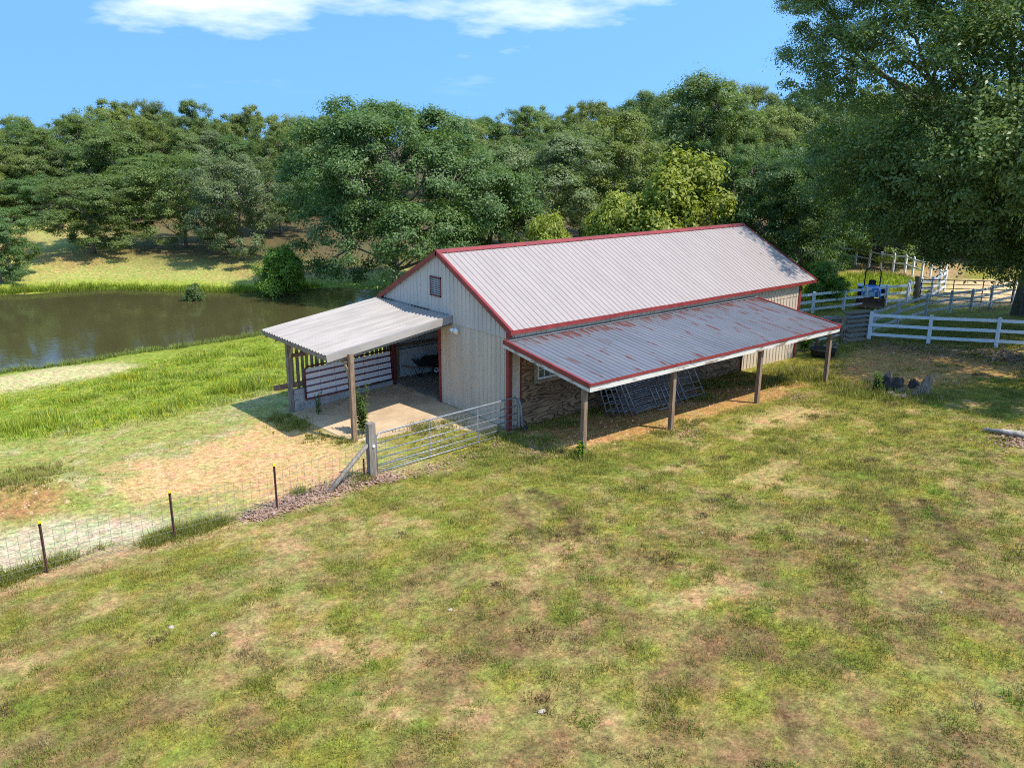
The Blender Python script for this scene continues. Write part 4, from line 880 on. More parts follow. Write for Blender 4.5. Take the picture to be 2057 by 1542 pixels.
for a, b in zip(posts2[:-1], posts2[1:]):
    for z_ in (.08, .22, .36, .50, .66, .84, 1.04):
        wm.tube([a+[0, 0, z_], (a+b)/2+[0, 0, z_-.015], b+[0, 0, z_]], .0045, 3, False)
    n_ = int(np.linalg.norm(b-a)/.22)
    for i in range(1, n_):
        q = a+(b-a)*i/n_; wm.tube([q+[0, 0, .06], q+[random.uniform(-.01, .01), 0, 1.05]], .004, 3, False)
wm.build('woven_wire', 'wire', fw)

# ------------------------------------------------------------------ corral panels leaning under the side lean-to
def corral(i, x0, y0, ln, hgt, n_r, label, kick, lean):
    zg = hz(x0+ln/2, y0)
    A = np.array([x0, y0, zg+.05]); B = np.array([x0+ln, y0+.06, hz(x0+ln, y0)+.05]); up = np.array([kick, lean, 1.0]); up /= np.linalg.norm(up); d = B-A; Ln = np.linalg.norm(d); d /= Ln
    t = thing('corral_panel', label, 'gate panel', (A+B)/2, 'steel corral panels leaning under the side lean-to'); P = lambda s, q: A+d*s+up*q; c = .14
    f = MB(); arc = [(c*(1-math.cos(a)), hgt-c+c*math.sin(a)) for a in np.linspace(0, math.pi/2, 4)]
    f.tube([P(0, 0)]+[P(a, b) for a, b in arc]+[P(Ln-a, b) for a, b in arc[::-1]]+[P(Ln, 0)], .026, 7); f.build('frame', 'galv_dark', t, True)
    for r in range(n_r):
        b = MB(); q = .16+r*(hgt-.16)/n_r; b.tube([P(.01, q), P(Ln-.01, q)], .021, 6); b.build('rail', 'galv_dark', t, True)
    return t, P, Ln
for i, (x0, y0, ln, hg, lean) in enumerate(((4.15, -1.95, 3.75, 1.66, .50), (4.05, -1.80, 3.6, 1.70, .46), (3.9, -1.62, 3.7, 1.72, .42), (3.75, -1.48, 3.6, 1.74, .37), (3.62, -1.30, 3.6, 1.74, .33), (3.5, -1.12, 3.6, 1.76, .28))):
    lab = ('outermost grey steel corral panel leaning on the stack under the lean-to', 'grey steel corral panel second in the leaning stack', 'grey steel corral panel third in the leaning stack', 'grey steel corral panel fourth in the leaning stack', 'grey steel corral panel fifth in the leaning stack', 'innermost grey steel corral panel of the leaning stack against plywood')[i]
    t, P, Ln = corral(i, x0, y0, ln, hg, 6, lab, -.16, lean)
    if i == 0:      # a walk-through gate of upright bars set in its middle
        nrm = np.array([0, -.05, .02])
        for s_ in (1.05, 1.32, 1.58, 1.82, 2.05, 2.32, 2.62):
            b = MB(); b.tube([P(s_, .0)+nrm, P(s_, 1.28 if s_ < 2.6 else 1.5)+nrm], .020, 6); b.build('upright', 'galv_dark', t, True)
        b = MB(); b.tube([P(1.05, 1.28)+nrm, P(2.32, 1.28)+nrm], .02, 6); b.tube([P(1.05, .02)+nrm, P(2.32, .02)+nrm], .02, 6); b.build('gate_frame', 'galv_dark', t, True)

# ------------------------------------------------------------------ wheelbarrow in the doorway
def barrow():
    w0 = flat(876, 741, .33); Z = .115
    t = thing('wheelbarrow', 'black wheelbarrow with white wheel hub just inside the barn door', 'wheelbarrow', (w0[0], w0[1], Z))
    tgt = flat(805, 733, .60); ax = np.array([tgt[0]-w0[0], tgt[1]-w0[1], 0.]); ax /= np.linalg.norm(ax); sd = np.array([-ax[1], ax[0], 0.]); W0 = np.array([w0[0], w0[1], Z])
    Pt = lambda f, s, z: W0+ax*f+sd*s+np.array([0, 0, z])
    ty = MB(); ty.lathe(Pt(0, 0, .19), [(.10, -.05), (.17, -.05), (.19, -.02), (.19, .02), (.17, .05), (.10, .05)], sd, 18); wh = ty.build('wheel', 'black_rubber', t, True)
    hb = MB(); hb.lathe(Pt(0, 0, .19), [(0, -.055), (.105, -.055), (.105, .055), (0, .055)], sd, 16); hb.build('hub', 'white_plastic', wh)
    tr = MB(); lo = [(.12, .19), (.12, -.19), (.72, -.22), (.72, .22)]; hi = [(-.18, .34), (-.18, -.34), (1.02, -.36), (1.02, .36)]
    V = [Pt(a, b, .40) for a, b in lo]+[Pt(a, b, .72) for a, b in hi]+[Pt(a*.97+.015, b*.95, .72) for a, b in hi]+[Pt(a*.97+.015, b*.94, .43) for a, b in lo]
    tr.add(V, [(0, 1, 2, 3), (0, 4, 5, 1), (1, 5, 6, 2), (2, 6, 7, 3), (3, 7, 4, 0), (4, 8, 9, 5), (5, 9, 10, 6), (6, 10, 11, 7), (7, 11, 8, 4), (8, 12, 13, 9), (9, 13, 14, 10), (10, 14, 15, 11), (11, 15, 12, 8), (12, 15, 14, 13)]); tr.build('tray', 'black_tray', t)
    for s in (-1, 1):
        h = MB(); h.tube([Pt(-.02, s*.06, .19), Pt(.2, s*.2, .36), Pt(.9, s*.27, .42), Pt(1.45, s*.30, .52)], .022, 7); h.build('handle', 'wood_post', t, True)
        l = MB(); l.tube([Pt(.55, s*.23, .39), Pt(.72, s*.25, .02), Pt(.80, s*.25, .02), Pt(.95, s*.27, .42)], .014, 6); l.build('leg', 'black_steel', t, True)
    st = MB(); st.tube([Pt(.74, -.25, .03), Pt(.74, .25, .03)], .012, 6); st.build('leg_brace', 'black_steel', t, True)
barrow()

# ------------------------------------------------------------------ white fences
def board_fence(name, label, bases, h, rails, pm, rm, pw=.125, rh=.14, group=None, ext=None, rail_off=.0):
    t = thing(name, label, 'fence', bases[0], group)
    for g in bases:
        b = MB(); b.box((g[0]-pw/2, g[1]-pw/2, g[2]-.3), (g[0]+pw/2, g[1]+pw/2, g[2]+h)); p = b.build('post', pm, t)
        c = MB(); q = pw/2+.012; z = g[2]+h; c.add([(g[0]-q, g[1]-q, z), (g[0]+q, g[1]-q, z), (g[0]+q, g[1]+q, z), (g[0]-q, g[1]+q, z), (g[0], g[1], z+.05)], [(3, 2, 1, 0), (0, 1, 4), (1, 2, 4), (2, 3, 4), (3, 0, 4)]); c.build('post_cap', pm, p)
    for a, b in zip(bases[:-1], bases[1:]):
        a = np.array(a); b = np.array(b); d = b-a; d /= np.linalg.norm(d)
        for r in rails:
            q = MB(); q.beam(a+d*pw*.45+[0, 0, r*h], b-d*pw*.45+[0, 0, r*h], .042, rh); q.build('rail', rm, t)
    return t
def FB(L): return [G(a, b) for a, b in L]
fa = FB([(1745, 683), (1864, 691), (2000, 698)]); fa += [fa[2]+(fa[2]-fa[1])*1.0, fa[2]+(fa[2]-fa[1])*2.0]
for g in fa: g[2] = hz(g[0], g[1])
board_fence('board_fence', 'clean white three-rail board fence with leaves drifted at its foot', fa, 1.36, (.22, .56, .9), 'white_vinyl', 'white_vinyl')
fb_ = FB([(1510, 648), (1572, 636), (1632, 629), (1693.5, 622), (1736.6, 618), (1778, 613), (1820, 609)])
board_fence('paddock_fence', 'white three-rail paddock fence behind the barn in front of the blue tractor', fb_, 1.20, (.2, .55, .9), 'white_vinyl', 'white_vinyl')
fe = FB([(1823, 608), (1847, 603), (1869, 600), (1884, 592), (1896, 584)])
board_fence('drive_fence', 'bright white fence turning from the dark gate post along the drive', fe, 1.35, (.2, .52, .86), 'white_vinyl', 'white_vinyl', rh=.17)
fc = FB([(1690, 530), (1718, 533), (1745, 538), (1768, 544), (1793, 547), (1817, 550), (1832, 556), (1850, 563)])
board_fence('curved_fence', 'white rail fence curving over bare ground below the woods', fc, 1.38, (.5, .88), 'white_vinyl', 'white_vinyl', rh=.10)
fc2 = FB([(1868, 556), (1886, 563), (1896, 567)])
board_fence('short_fence', 'short run of white rail fence beyond the dark gate post', fc2, 1.3, (.5, .88), 'white_vinyl', 'white_vinyl', rh=.10)
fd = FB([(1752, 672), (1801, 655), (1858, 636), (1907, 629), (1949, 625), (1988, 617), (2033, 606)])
board_fence('weathered_shaded_fence', 'weathered white rail fence with tree shade put into its grey leading to the big oak', fd, 1.25, (.25, .6, .9), 'weathered_shade_vinyl', 'weathered_shade_vinyl', rh=.13)
# far fence on the wooded hill
pf = [at_dist(px_, 113) for px_ in (425, 452, 479, 506, 533, 560)]; pf = [np.array([p[0], p[1], hz(p[0], p[1])]) for p in pf]
board_fence('hill_fence', 'distant white rail fence glimpsed under the trees on the hill', pf, 1.4, (.3, .6, .9), 'white_vinyl', 'white_vinyl')
# pipe gate across the drive
dp = G(1838, 606); t = MB(); t.box((dp[0]-.13, dp[1]-.13, dp[2]-.3), (dp[0]+.13, dp[1]+.13, dp[2]+1.55)); t.top('dark_gate_post', 'wood_post', 'dark wooden gate post between the white fences', 'post')
da, db = G(1846, 606), G(2030, 612)
rails_gate('drive_gate', 'brown six-bar pipe gate across the sandy drive', da, db, 1.25, (.2, .4, .6, .8), 'dark_pipe', ups=(.36, .68), lift=.1, r=.025)

# ------------------------------------------------------------------ tractor
def tractor():
    g = G(1747, 612); t = thing('tractor', 'small blue tractor with black roll bar and rusty front bucket behind paddock fence', 'tractor', g)
    f = np.array([CAM[0]-g[0], CAM[1]-g[1]]); f /= np.linalg.norm(f); f = np.array([f[0], f[1], 0]); s = np.array([-f[1], f[0], 0]); z = np.array([0, 0, 1.])
    P = lambda a, b, c: g+f*a+s*b+z*c
    def bx(name, a0, a1, b0, b1, c0, c1, m, taper=1.0, par=None):
        q = MB(); V = [P(a, b, c) for c in (c0, c1) for a, b in ((a0, b0), (a1, b0), (a1, b1), (a0, b1))]
        if taper != 1: V[4:] = [P((a0+a1)/2+(a-(a0+a1)/2)*taper, b*taper, c1) for a, b in ((a0, b0), (a1, b0), (a1, b1), (a0, b1))]
        q.add(V, [(3, 2, 1, 0), (4, 5, 6, 7), (0, 1, 5, 4), (1, 2, 6, 5), (2, 3, 7, 6), (3, 0, 4, 7)]); return q.build(name, m, par or t)
    hood = bx('hood', -.35, .95, -.42, .42, .62, 1.14, 'blue_paint', .9); bx('grille', .955, .99, -.22, .22, .66, .92, 'sky_paint', 1, hood)
    for b in (-.22, .22): q = MB(); q.lathe(P(.96, b, .98), [(0, .0), (.07, 0), (.06, .05), (0, .06)], f, 10); q.build('headlight', 'sky_paint', hood)
    bx('chassis', -1.2, .8, -.2, .2, .38, .62, 'black_steel')
    for b in (-.62, .62): bx('fender', -1.25, -.35, b-.17, b+.17, .98, 1.06, 'sky_paint')
    for b in (-.62, .62):
        q = MB(); q.lathe(P(-.85, b, .52), [(.22, -.14), (.46, -.14), (.52, -.08), (.52, .08), (.46, .14), (.22, .14)], s, 18); wq = q.build('rear_wheel', 'black_rubber', t, True)
        q = MB(); q.lathe(P(-.85, b, .52), [(0, -.1), (.23, -.1), (.23, .1), (0, .1)], s, 14); q.build('rim', 'white_plastic', wq)
    for b in (-.52, .52):
        q = MB(); q.lathe(P(.62, b, .30), [(.13, -.09), (.27, -.09), (.30, -.04), (.30, .04), (.27, .09), (.13, .09)], s, 16); wq = q.build('front_wheel', 'black_rubber', t, True)
        q = MB(); q.lathe(P(.62, b, .30), [(0, -.07), (.135, -.07), (.135, .07), (0, .07)], s, 12); q.build('rim', 'white_plastic', wq)
    q = MB(); q.tube([P(-1.05, -.43, .95), P(-1.05, -.43, 1.8), P(-1.05, -.36, 1.98), P(-1.05, -.2, 2.05), P(-1.05, .2, 2.05), P(-1.05, .36, 1.98), P(-1.05, .43, 1.8), P(-1.05, .43, .95)], .04, 8); q.build('roll_bar', 'black_steel', t, True)
    bx('seat', -.95, -.55, -.24, .24, 1.0, 1.12, 'black_rubber'); bx('seat_back', -1.0, -.9, -.2, .2, 1.1, 1.34, 'black_rubber')
    q = MB(); q.tube([P(-.2, 0, 1.0), P(-.36, 0, 1.32)], .02, 6); q.tube([P(-.36+.05*math.sin(a), .17*math.cos(a), 1.33+.14*math.sin(a)) for a in np.linspace(0, 2*math.pi, 13)], .016, 6); q.build('steering_wheel', 'black_steel', t, True)
    for b in (-.48, .48): q = MB(); q.tube([P(-.1, b, 1.0), P(.7, b, .95), P(1.35, b, .45)], .05, 6); q.build('loader_arm', 'blue_paint', t, True)
    q = MB(); w_ = .78; prof = [(1.30, .62), (1.28, .30), (1.40, .20), (1.85, .17), (1.85, .19), (1.43, .24), (1.33, .33), (1.345, .62)]
    V = [P(a, -w_, c) for a, c in prof]+[P(a, w_, c) for a, c in prof]; n = len(prof)
    q.add(V, [(i, (i+1) % n, n+(i+1) % n, n+i) for i in range(n)]+[(7, 6, 1, 0), (6, 5, 2, 1), (5, 4, 3, 2), (n, n+1, n+6, n+7), (n+1, n+2, n+5, n+6), (n+2, n+3, n+4, n+5)])
    for b in (-w_, w_): q.add([P(1.30, b, .62), P(1.28, b, .30), P(1.40, b, .20), P(1.85, b, .17)], [(0, 1, 2, 3)])
    q.build('bucket', 'bucket', t)
tractor()

# ------------------------------------------------------------------ stone edging, planks, tub
sw = G(1640, 690); st = thing('rubble_wall', 'tumbled tan and grey stones stacked behind the lean-to end', 'stone wall', sw)
e0, e1 = G(1605, 672), G(1690, 672)
for r in range(4):
    for i in range(15):
        q = e0+(e1-e0)*((i+.5*(r % 2)+random.uniform(-.2, .2))/15); q = q+np.array([random.uniform(-.12, .12), random.uniform(-.12, .12)+.0, 0]); b = MB(); s_ = random.uniform(.16, .30)
        blob(b, (q[0], q[1], hz(q[0], q[1])+.1+r*.23), (s_*1.25, s_, s_*.62), i*7+r*131); b.build('stone', 'stone', st)
for i in range(26):
    g = G(random.uniform(1610, 1700), random.uniform(680, 700)); b = MB(); s_ = random.uniform(.06, .16); blob(b, (g[0], g[1], g[2]+s_*.3), (s_*1.3, s_, s_*.6), i+900); b.build('stone', 'stone', st)
pb = thing('timber_steps', 'grey weathered timber steps beside the white fence end post', 'steps', G(1715, 690))
pa, pc, pe, pg_ = G(1695, 690), G(1739, 685), G(1697, 648), G(1747, 643)
for i in range(7):
    u = (i+.5)/7; a = pa*(1-u)+pe*u; b = pc*(1-u)+pg_*u; rise = np.array([0, 0, .06+.085*i]); wdt = np.linalg.norm((pe-pa)[:2])/7
    q = MB(); q.beam(a+rise, b+rise, wdt*.90, .05); q.build('tread', 'grey_wood' if i % 2 else 'wood_post', pb)
    e_ = (pa-pe)/np.linalg.norm(pa-pe)*wdt*.40; q = MB(); q.beam(a+e_+rise-[0, 0, .07], b+e_+rise-[0, 0, .07], .04, .09); q.build('riser', 'wood_post', pb)
for a, b in ((pa, pe), (pc, pg_)):
    q = MB(); q.beam(a+[0, 0, .0], b+[0, 0, .50], .06, .20); q.build('stringer', 'wood_post', pb)
def rail_bits():
    t = thing('pole_fence', 'short fence of rough poles on leaning posts beside the plank ramp', 'fence', G(1688, 688)); A_, B_ = G(1688, 690), G(1640, 700)
    for g in (A_, B_): q = MB(); q.tube([g-[0, 0, .2], g+[.03, 0, 1.35]], .07, 7); q.build('post', 'wood_post', t, True)
    for h_ in (.45, .95): q = MB(); q.tube([A_+[0, 0, h_], B_+[0, 0, h_-.05]], .06, 7); q.build('pole', 'pale_wood', t, True)
rail_bits()
tg = G(1652, 716); tb = thing('water_tub', 'low round black rubber water tub behind the last lean-to post', 'tub', tg)
q = MB(); q.lathe((tg[0], tg[1], tg[2]), [(.0, .02), (.46, .0), (.56, .32), (.59, .34), (.59, .37), (.55, .37), (.50, .30), (.46, .10), (0, .09)], (0, 0, 1), 24); q.build('shell', 'black_rubber', tb, True)
q = MB(); q.lathe((tg[0], tg[1], tg[2]+.26), [(0, 0.001), (.49, 0)], (0, 0, 1), 24); q.build('water', 'pond_water', tb)

# ------------------------------------------------------------------ stump, log, brush, rocks
def slabwood(mb, c, r, h, a0, a1, th, seed, lean=(0, 0)):
    """a jagged standing shell of an old stump"""
    q = random.Random(seed); n = 13; k = len(mb.v)
    for ring in range(4):
        u = ring/3
        for j in range(n):
            a = a0+(a1-a0)*j/(n-1); rr = r*(1.3-.3*u)*(1+q.uniform(-.14, .14)); top = h*(u if ring < 3 else q.uniform(.7, 1.1)); mb.v.append(np.array([c[0]+rr*math.cos(a)+lean[0]*top, c[1]+rr*math.sin(a)+lean[1]*top, c[2]-.08+top]))
        for j in range(n):
            a = a0+(a1-a0)*j/(n-1); rr = r*(1.25-.35*u)-th; top = h*(u if ring < 3 else q.uniform(.5, 1.05)); mb.v.append(np.array([c[0]+rr*math.cos(a)+lean[0]*top, c[1]+rr*math.sin(a)+lean[1]*top, c[2]-.08+top]))
    for ring in range(3):
        for j in range(n-1):
            o = k+ring*2*n+j; p = o+2*n; mb.f += [(o, o+1, p+1, p), (o+n+1, o+n, p+n, p+n+1)]
        for e in (0, n-1): o = k+ring*2*n+e; p = o+2*n; mb.f.append((o, p, p+n, o+n))
    for j in range(n-1): o = k+6*n+j; mb.f.append((o, o+1, o+n+1, o+n))
sg_ = G(1822, 796); st = thing('tree_stump', 'broken hollow old tree stump with charred inside among weeds', 'stump', sg_)
s1, s2, s3 = G(1792, 782), G(1853, 795), G(1838, 778)
q = MB(); slabwood(q, s1, .38, .62, 1.2, 4.9, .10, 3); q.build('shell', 'char_wood', st)
q = MB(); slabwood(q, s1+[-.30, .05, 0], .11, .80, 0, 5.6, .07, 9, (.05, 0)); q.build('snag', 'stump_wood', st)
q = MB(); slabwood(q, s2, .15, .88, 0, 6.0, .10, 5, (.16, -.1)); q.build('snag', 'stump_wood', st)
q = MB(); slabwood(q, s3, .20, .38, .5, 4.2, .08, 6); q.build('shell', 'char_wood', st)
for i in range(12):
    g = G(random.uniform(1790, 1850), random.uniform(778, 800)); q = MB(); blob(q, g+[0, 0, .06], (random.uniform(.12, .28), .12, .10), i+50, .35); q.build('wood_chunk', 'stump_wood', st)
l0, l1 = G(1975, 867), G(2090, 884); q = MB(); q.tube([l0+[0, 0, .08], (l0*.6+l1*.4)+[0, 0, .10], l1+[0, 0, .1]], [.05, .085, .11], 8)
q.tube([(l0*.35+l1*.65)+[0, 0, .12], (l0*.3+l1*.7)+[.1, -.25, .3], (l0*.3+l1*.7)+[.1, -.5, .36]], [.05, .035, .015], 6); q.top('fallen_log', 'pale_wood', 'pale fallen log lying on dry grass at the lawn edge', 'log', None, True)
bg_ = G(2030, 722); t = thing('brush_pile', 'heap of cut twigs and dead branches beside the white board fence', 'brush pile', bg_)
for k_ in range(4):
    q = MB()
    for i in range(16):
        a = random.uniform(0, 6.28); L_ = random.uniform(.4, 1.1); c = bg_+[random.gauss(0, .45), random.gauss(0, .35), random.uniform(.05, .45)]; d = np.array([math.cos(a), math.sin(a), random.uniform(-.3, .5)])*L_/2
        q.tube([c-d, c+[0, 0, random.uniform(-.05, .08)], c+d], [.018, .014, .005], 4)
    o = q.build('twigs', 'stump_wood' if k_ % 2 else 'leaf_litter', t); o['kind'] = 'stuff'
i = 0
for (a, b, s_) in ((1088, 1430, .085), (1740, 1085, .05), (905, 1225, .07), (430, 1275, .09), (345, 1260, .08), (1410, 1070, .05), (1890, 1190, .05)):
    g = G(a, b); s_ *= .62; q = MB(); blob(q, g+[0, 0, s_*.25], (s_*1.2, s_*.9, s_*.7), 300+i); q.top('rock', 'rock', 'small pale stone lying loose in the lawn', 'stone', 'pale stones scattered on the lawn'); i += 1

# ------------------------------------------------------------------ trees
def big_mesh(name, V, n_per, m):
    """V (k*n_per,3): k separate polygons of n_per corners"""
    k = len(V)//n_per; me = bpy.data.meshes.new(name); me.vertices.add(len(V)); me.vertices.foreach_set('co', np.ascontiguousarray(V, dtype=np.float32).ravel())
    me.loops.add(len(V)); me.loops.foreach_set('vertex_index', np.arange(len(V), dtype=np.int32)); me.polygons.add(k)
    me.polygons.foreach_set('loop_start', (np.arange(k)*n_per).astype(np.int32)); me.polygons.foreach_set('loop_total', np.full(k, n_per, np.int32))
    me.materials.append(MATS[m]); me.update(); return me
def unit(a): return a/(np.linalg.norm(a, axis=-1, keepdims=True)+1e-9)
def make_tree(seed, Ht, R, base, n_lobes, n_clumps, per, leaf, trunk_r, m, lobe_r=.42, spread=.33, flat_=.62, droop=0.0, leader=1.0, tall=1.0, shift=(0, 0), extra=()):
    """-> trunk mesh, crown mesh; crown of leaf sprays on lobes carried by limbs"""
    q = np.random.default_rng(seed); ch = Ht-base; cz = base+ch*.5
    L = []
    for i in range(n_lobes):                       # lobes set round an uneven ellipsoid
        t = (i+.5)/n_lobes; zz_ = 1-1.75*t; a = i*2.399+q.uniform(-.4, .4); rr = math.sqrt(max(0, 1-zz_*zz_))
        f = q.uniform(.45, .92); r = R*lobe_r*q.uniform(.55, 1.25)*(1-.2*max(zz_, 0)); zz_ = zz_+q.uniform(-.16, .16)
        L.append((R*f*rr*math.cos(a), R*f*rr*math.sin(a), cz+ch*.5*zz_*.74*tall, r))
    L.append((0, 0, cz+ch*.12, R*.5)); L = np.array(L); L[:, 0] += shift[0]; L[:, 1] += shift[1]
    if len(extra): L = np.concatenate([L, np.array(extra, float)])
    # branch tips
    C = []; D = []; tries = 0
    while len(C) < n_clumps and tries < n_clumps*14:
        tries += 1; i = q.integers(0, len(L)); d = unit(q.normal(0, 1, 3)+np.array([0, 0, .35])); p = L[i, :3]+d*L[i, 3]*np.array([1, 1, .82])*q.uniform(.78, 1.08)
        dd = np.linalg.norm((L[:, :3]-p)/np.array([1, 1, .85]), axis=1)/L[:, 3]; dd[i] = 2
        if dd.min() < .70 and q.uniform() > .10: continue
        if p[2] < base*.8: continue
        C.append(p); D.append(d)
    C = np.array(C); D = np.array(D); k = len(C); make_tree.lobes = L
    s = spread*q.uniform(.7, 1.3, (k, 1))
    N = k*per; cc = np.repeat(C, per, 0); dd = np.repeat(D, per, 0); ss = np.repeat(s, per, 0)
    off = q.normal(0, 1, (N, 3))*np.array([1, 1, flat_])*ss
    P = cc+off; P[:, 2] -= droop*np.hypot(off[:, 0], off[:, 1])
    nrm = unit(dd*.55+np.array([0, 0, .55])+off/ss*.28+q.normal(0, .40, (N, 3)))
    ax = unit(np.cross(nrm, q.normal(0, 1, (N, 3)))); bx_ = np.cross(nrm, ax); sz = leaf*q.uniform(.6, 1.35, (N, 1)); sag = nrm*sz*.22
    V = np.stack([P-ax*sz, P+bx_*sz*.52+sag, P+ax*sz, P-bx_*sz*.52+sag], 1).reshape(-1, 3)
    crown = big_mesh('crown', V, 4, m)
    mb = MB(); n = 7; lean_ = q.normal(0, .05*R, (n, 2)); path = []
    for i in range(n):
        u = i/(n-1); path.append(np.array([lean_[i, 0]*u, lean_[i, 1]*u, -.4+(base+ch*.72*leader+.4)*u]))
    mb.tube(path, [trunk_r*(1.35 if i == 0 else 1)*(1-.82*(i/(n-1))**.9) for i in range(n)], 9)
    def trunk_at(z):
        zs = [p[2] for p in path]; return np.array([np.interp(z, zs, [p[j] for p in path]) for j in range(3)])
    for i in range(len(L)):
        c = L[i, :3]; h = math.hypot(c[0], c[1]); a = trunk_at(max(base*.75, Ht*.17, min(c[2]-h*.55, base+ch*.6))); mid = (a+c)/2+q.normal(0, .08*R, 3)+np.array([0, 0, -.05*h])
        r0 = trunk_r*.38*(L[i, 3]/(R*lobe_r)); mb.tube([a, a*.6+mid*.4+q.normal(0, .03*R, 3), mid, c], [r0, r0*.8, r0*.62, r0*.3], 6)
        near = np.argsort(np.linalg.norm(C-c, axis=1))[:max(4, k//len(L)//2)]
        for j in near[::2]:
            e = C[j]; m2 = (c+e)/2+q.normal(0, .12, 3)*L[i, 3]; b0 = mid*.35+c*.65; mb.tube([b0, m2, e], [r0*.34, r0*.22, .012], 4, False)
    trunk = raw_mesh('trunk', mb.v, mb.f, 'bark', True)
    return trunk, crown
PROTO = [make_tree(1, 13, 5.6, 1.0, 15, 270, 210, .106, .24, 'leaf_oak'),
         make_tree(2, 12, 5.0, .5, 13, 250, 210, .104, .22, 'leaf_deep', .40, .32),
         make_tree(3, 14, 5.2, 1.5, 14, 260, 210, .108, .25, 'leaf_warm', .38, .33),
         make_tree(4, 11, 5.4, .3, 14, 280, 210, .103, .22, 'leaf_oak', .44, .32, .6),
         make_tree(5, 14, 4.6, .9, 13, 240, 210, .108, .23, 'leaf_deep', .42, .34, .7, .1, 1.05)]
PDIM = [(13, 5.6), (12, 5.0), (14, 5.2), (11, 5.4), (14, 4.6)]
def plant(meshes, dims, name, label, cat, px, dist, top, wpx, m=None, group=None, rot=None, base=None):
    """stand a tree `dist` metres off in the direction of photo column px; its height from the row of its top"""
    p = at_dist(px, dist) if base is None else np.array(base[:2]); z = hz(p[0], p[1])
    if base is not None: dist = math.hypot(p[0]-CAM[0], p[1]-CAM[1])
    ht = z_at(px, top, dist)-z; r = wpx/2/FPX*dist
    o = thing(name, label, cat, (p[0], p[1], z-.05), group); o.rotation_euler = (0, 0, random.uniform(0, 6.28) if rot is None else rot)
    o.scale = (r/dims[1], r/dims[1], ht/dims[0])
    t = link(meshes[0], 'trunk', o); c = link(meshes[1], 'crown', o)
    if m: c.material_slots[0].link = 'OBJECT'; c.material_slots[0].material = MATS[m]
    return o
def wood(i, px, dist, top, w, m=None, label=None, group=None, name='oak_tree', cat='tree'):
    return plant(PROTO[i], PDIM[i], name, label, cat, px, dist, top, w, m, group)
# single trees that stand out
SOLO = [
 (3, 8, 72, 410, 125, 'leaf_deep', 'low dense dark green tree at the water edge beside the grassy far bank'),
 (3, 200, 78, 345, 200, 'leaf_oak', 'round oak with low skirts standing alone on the far grassy bank'),
 (3, 385, 79, 300, 190, 'leaf_oak', 'oak with dark forked trunk on the far bank casting shade down the slope'),
 (3, 492, 73, 300, 190, 'leaf_grey', 'thin-crowned oak on the far bank with dark trunk showing and white fence behind'),
 (1, 575, 84, 330, 150, 'leaf_deep', 'dark tree squeezed between the far bank oak and the large shore tree'),
 (1, 985, 63, 285, 210, 'leaf_deep', 'dark tree rising behind the barn ridge beside the large shore tree'),
 (4, 1090, 66, 245, 230, 'leaf_grey', 'grey-green tree rising behind the middle of the barn ridge'),
 (0, 1245, 72, 222, 220, 'leaf_warm', 'olive round-topped tree just behind the yellow-green tree'),
 (4, 1385, 84, 124, 210, 'leaf_oak', 'tallest tree of the woods rising behind the barn'),
 (1, 1490, 60, 270, 230, 'leaf_deep', 'dark leafy tree behind the far end of the barn ridge'),
 (1, 1590, 57, 265, 220, 'leaf_deep', 'dark tree past the barn end with low branches above the paddock'),
 (2, 1700, 76, 290, 230, 'leaf_deep', 'dark tree overhanging the curved white fence'),
 (3, 1640, 66, 330, 200, 'leaf_deep', 'low-skirted dark tree just past the far barn eave'),
 (3, 1765, 72, 345, 210, 'leaf_oak', 'low-skirted tree directly above the curved white fence'),
 (3, 1870, 78, 350, 210, 'leaf_deep', 'low-skirted dark tree behind the end of the curved fence'),
 (3, 1975, 82, 340, 220, 'leaf_oak', 'low-skirted tree across the drive beyond the pipe gate'),
 (3, 2075, 80, 340, 220, 'leaf_deep', 'low-skirted dark tree behind the trunk of the huge oak'),
]
for i, px, ds, tp, w_, m_, lb in SOLO: wood(i, px, ds, tp, w_, m_, lb)
SHORE = make_tree(21, 15, 8.2, .6, 24, 620, 270, .097, .34, 'leaf_deep', .36, .38, .65, .12)
o = plant(SHORE, (15, 8.2), 'shore_tree', 'large spreading dark green tree overhanging the pond behind the barn', 'tree', 800, 60, 186, 455, 'leaf_deep', None, 1.0)
LIME = make_tree(31, 9, 3.6, .6, 13, 260, 120, .15, .14, 'leaf_lime', .40, .36, .8, .25)
plant(LIME, (9, 3.6), 'lime_tree', 'tall feathery yellow-green tree behind the barn roof', 'tree', 1352, 56, 292, 190, None, None, .4)
plant(LIME, (9, 3.6), 'lime_tree', 'smaller yellow-green tree leaning out beside the tall feathery one', 'tree', 1240, 57, 380, 130, None, None, 2.2)
plant(LIME, (9, 3.6), 'lime_bush', 'small round yellow-green bush peeking over the barn ridge', 'bush', 1103, 50, 422, 110, None, None, 4.0)
plant(LIME, (9, 3.6), 'shore_bush', 'bright green bush at the water edge below the large shore tree', 'bush', 568, 62.0, 488, 100, 'leaf_bright', None, 5.0)
plant(LIME, (9, 3.6), 'shore_shrub', 'tiny green shrub on the far shore line of the pond', 'bush', 390, 61.5, 566, 42, 'leaf_weed', None, 5.0)
plant(LIME, (9, 3.6), 'paddock_bush', 'light green bush by the far corner of the barn roof', 'bush', 1652, 52, 520, 70, 'leaf_bright', None, 3.0)
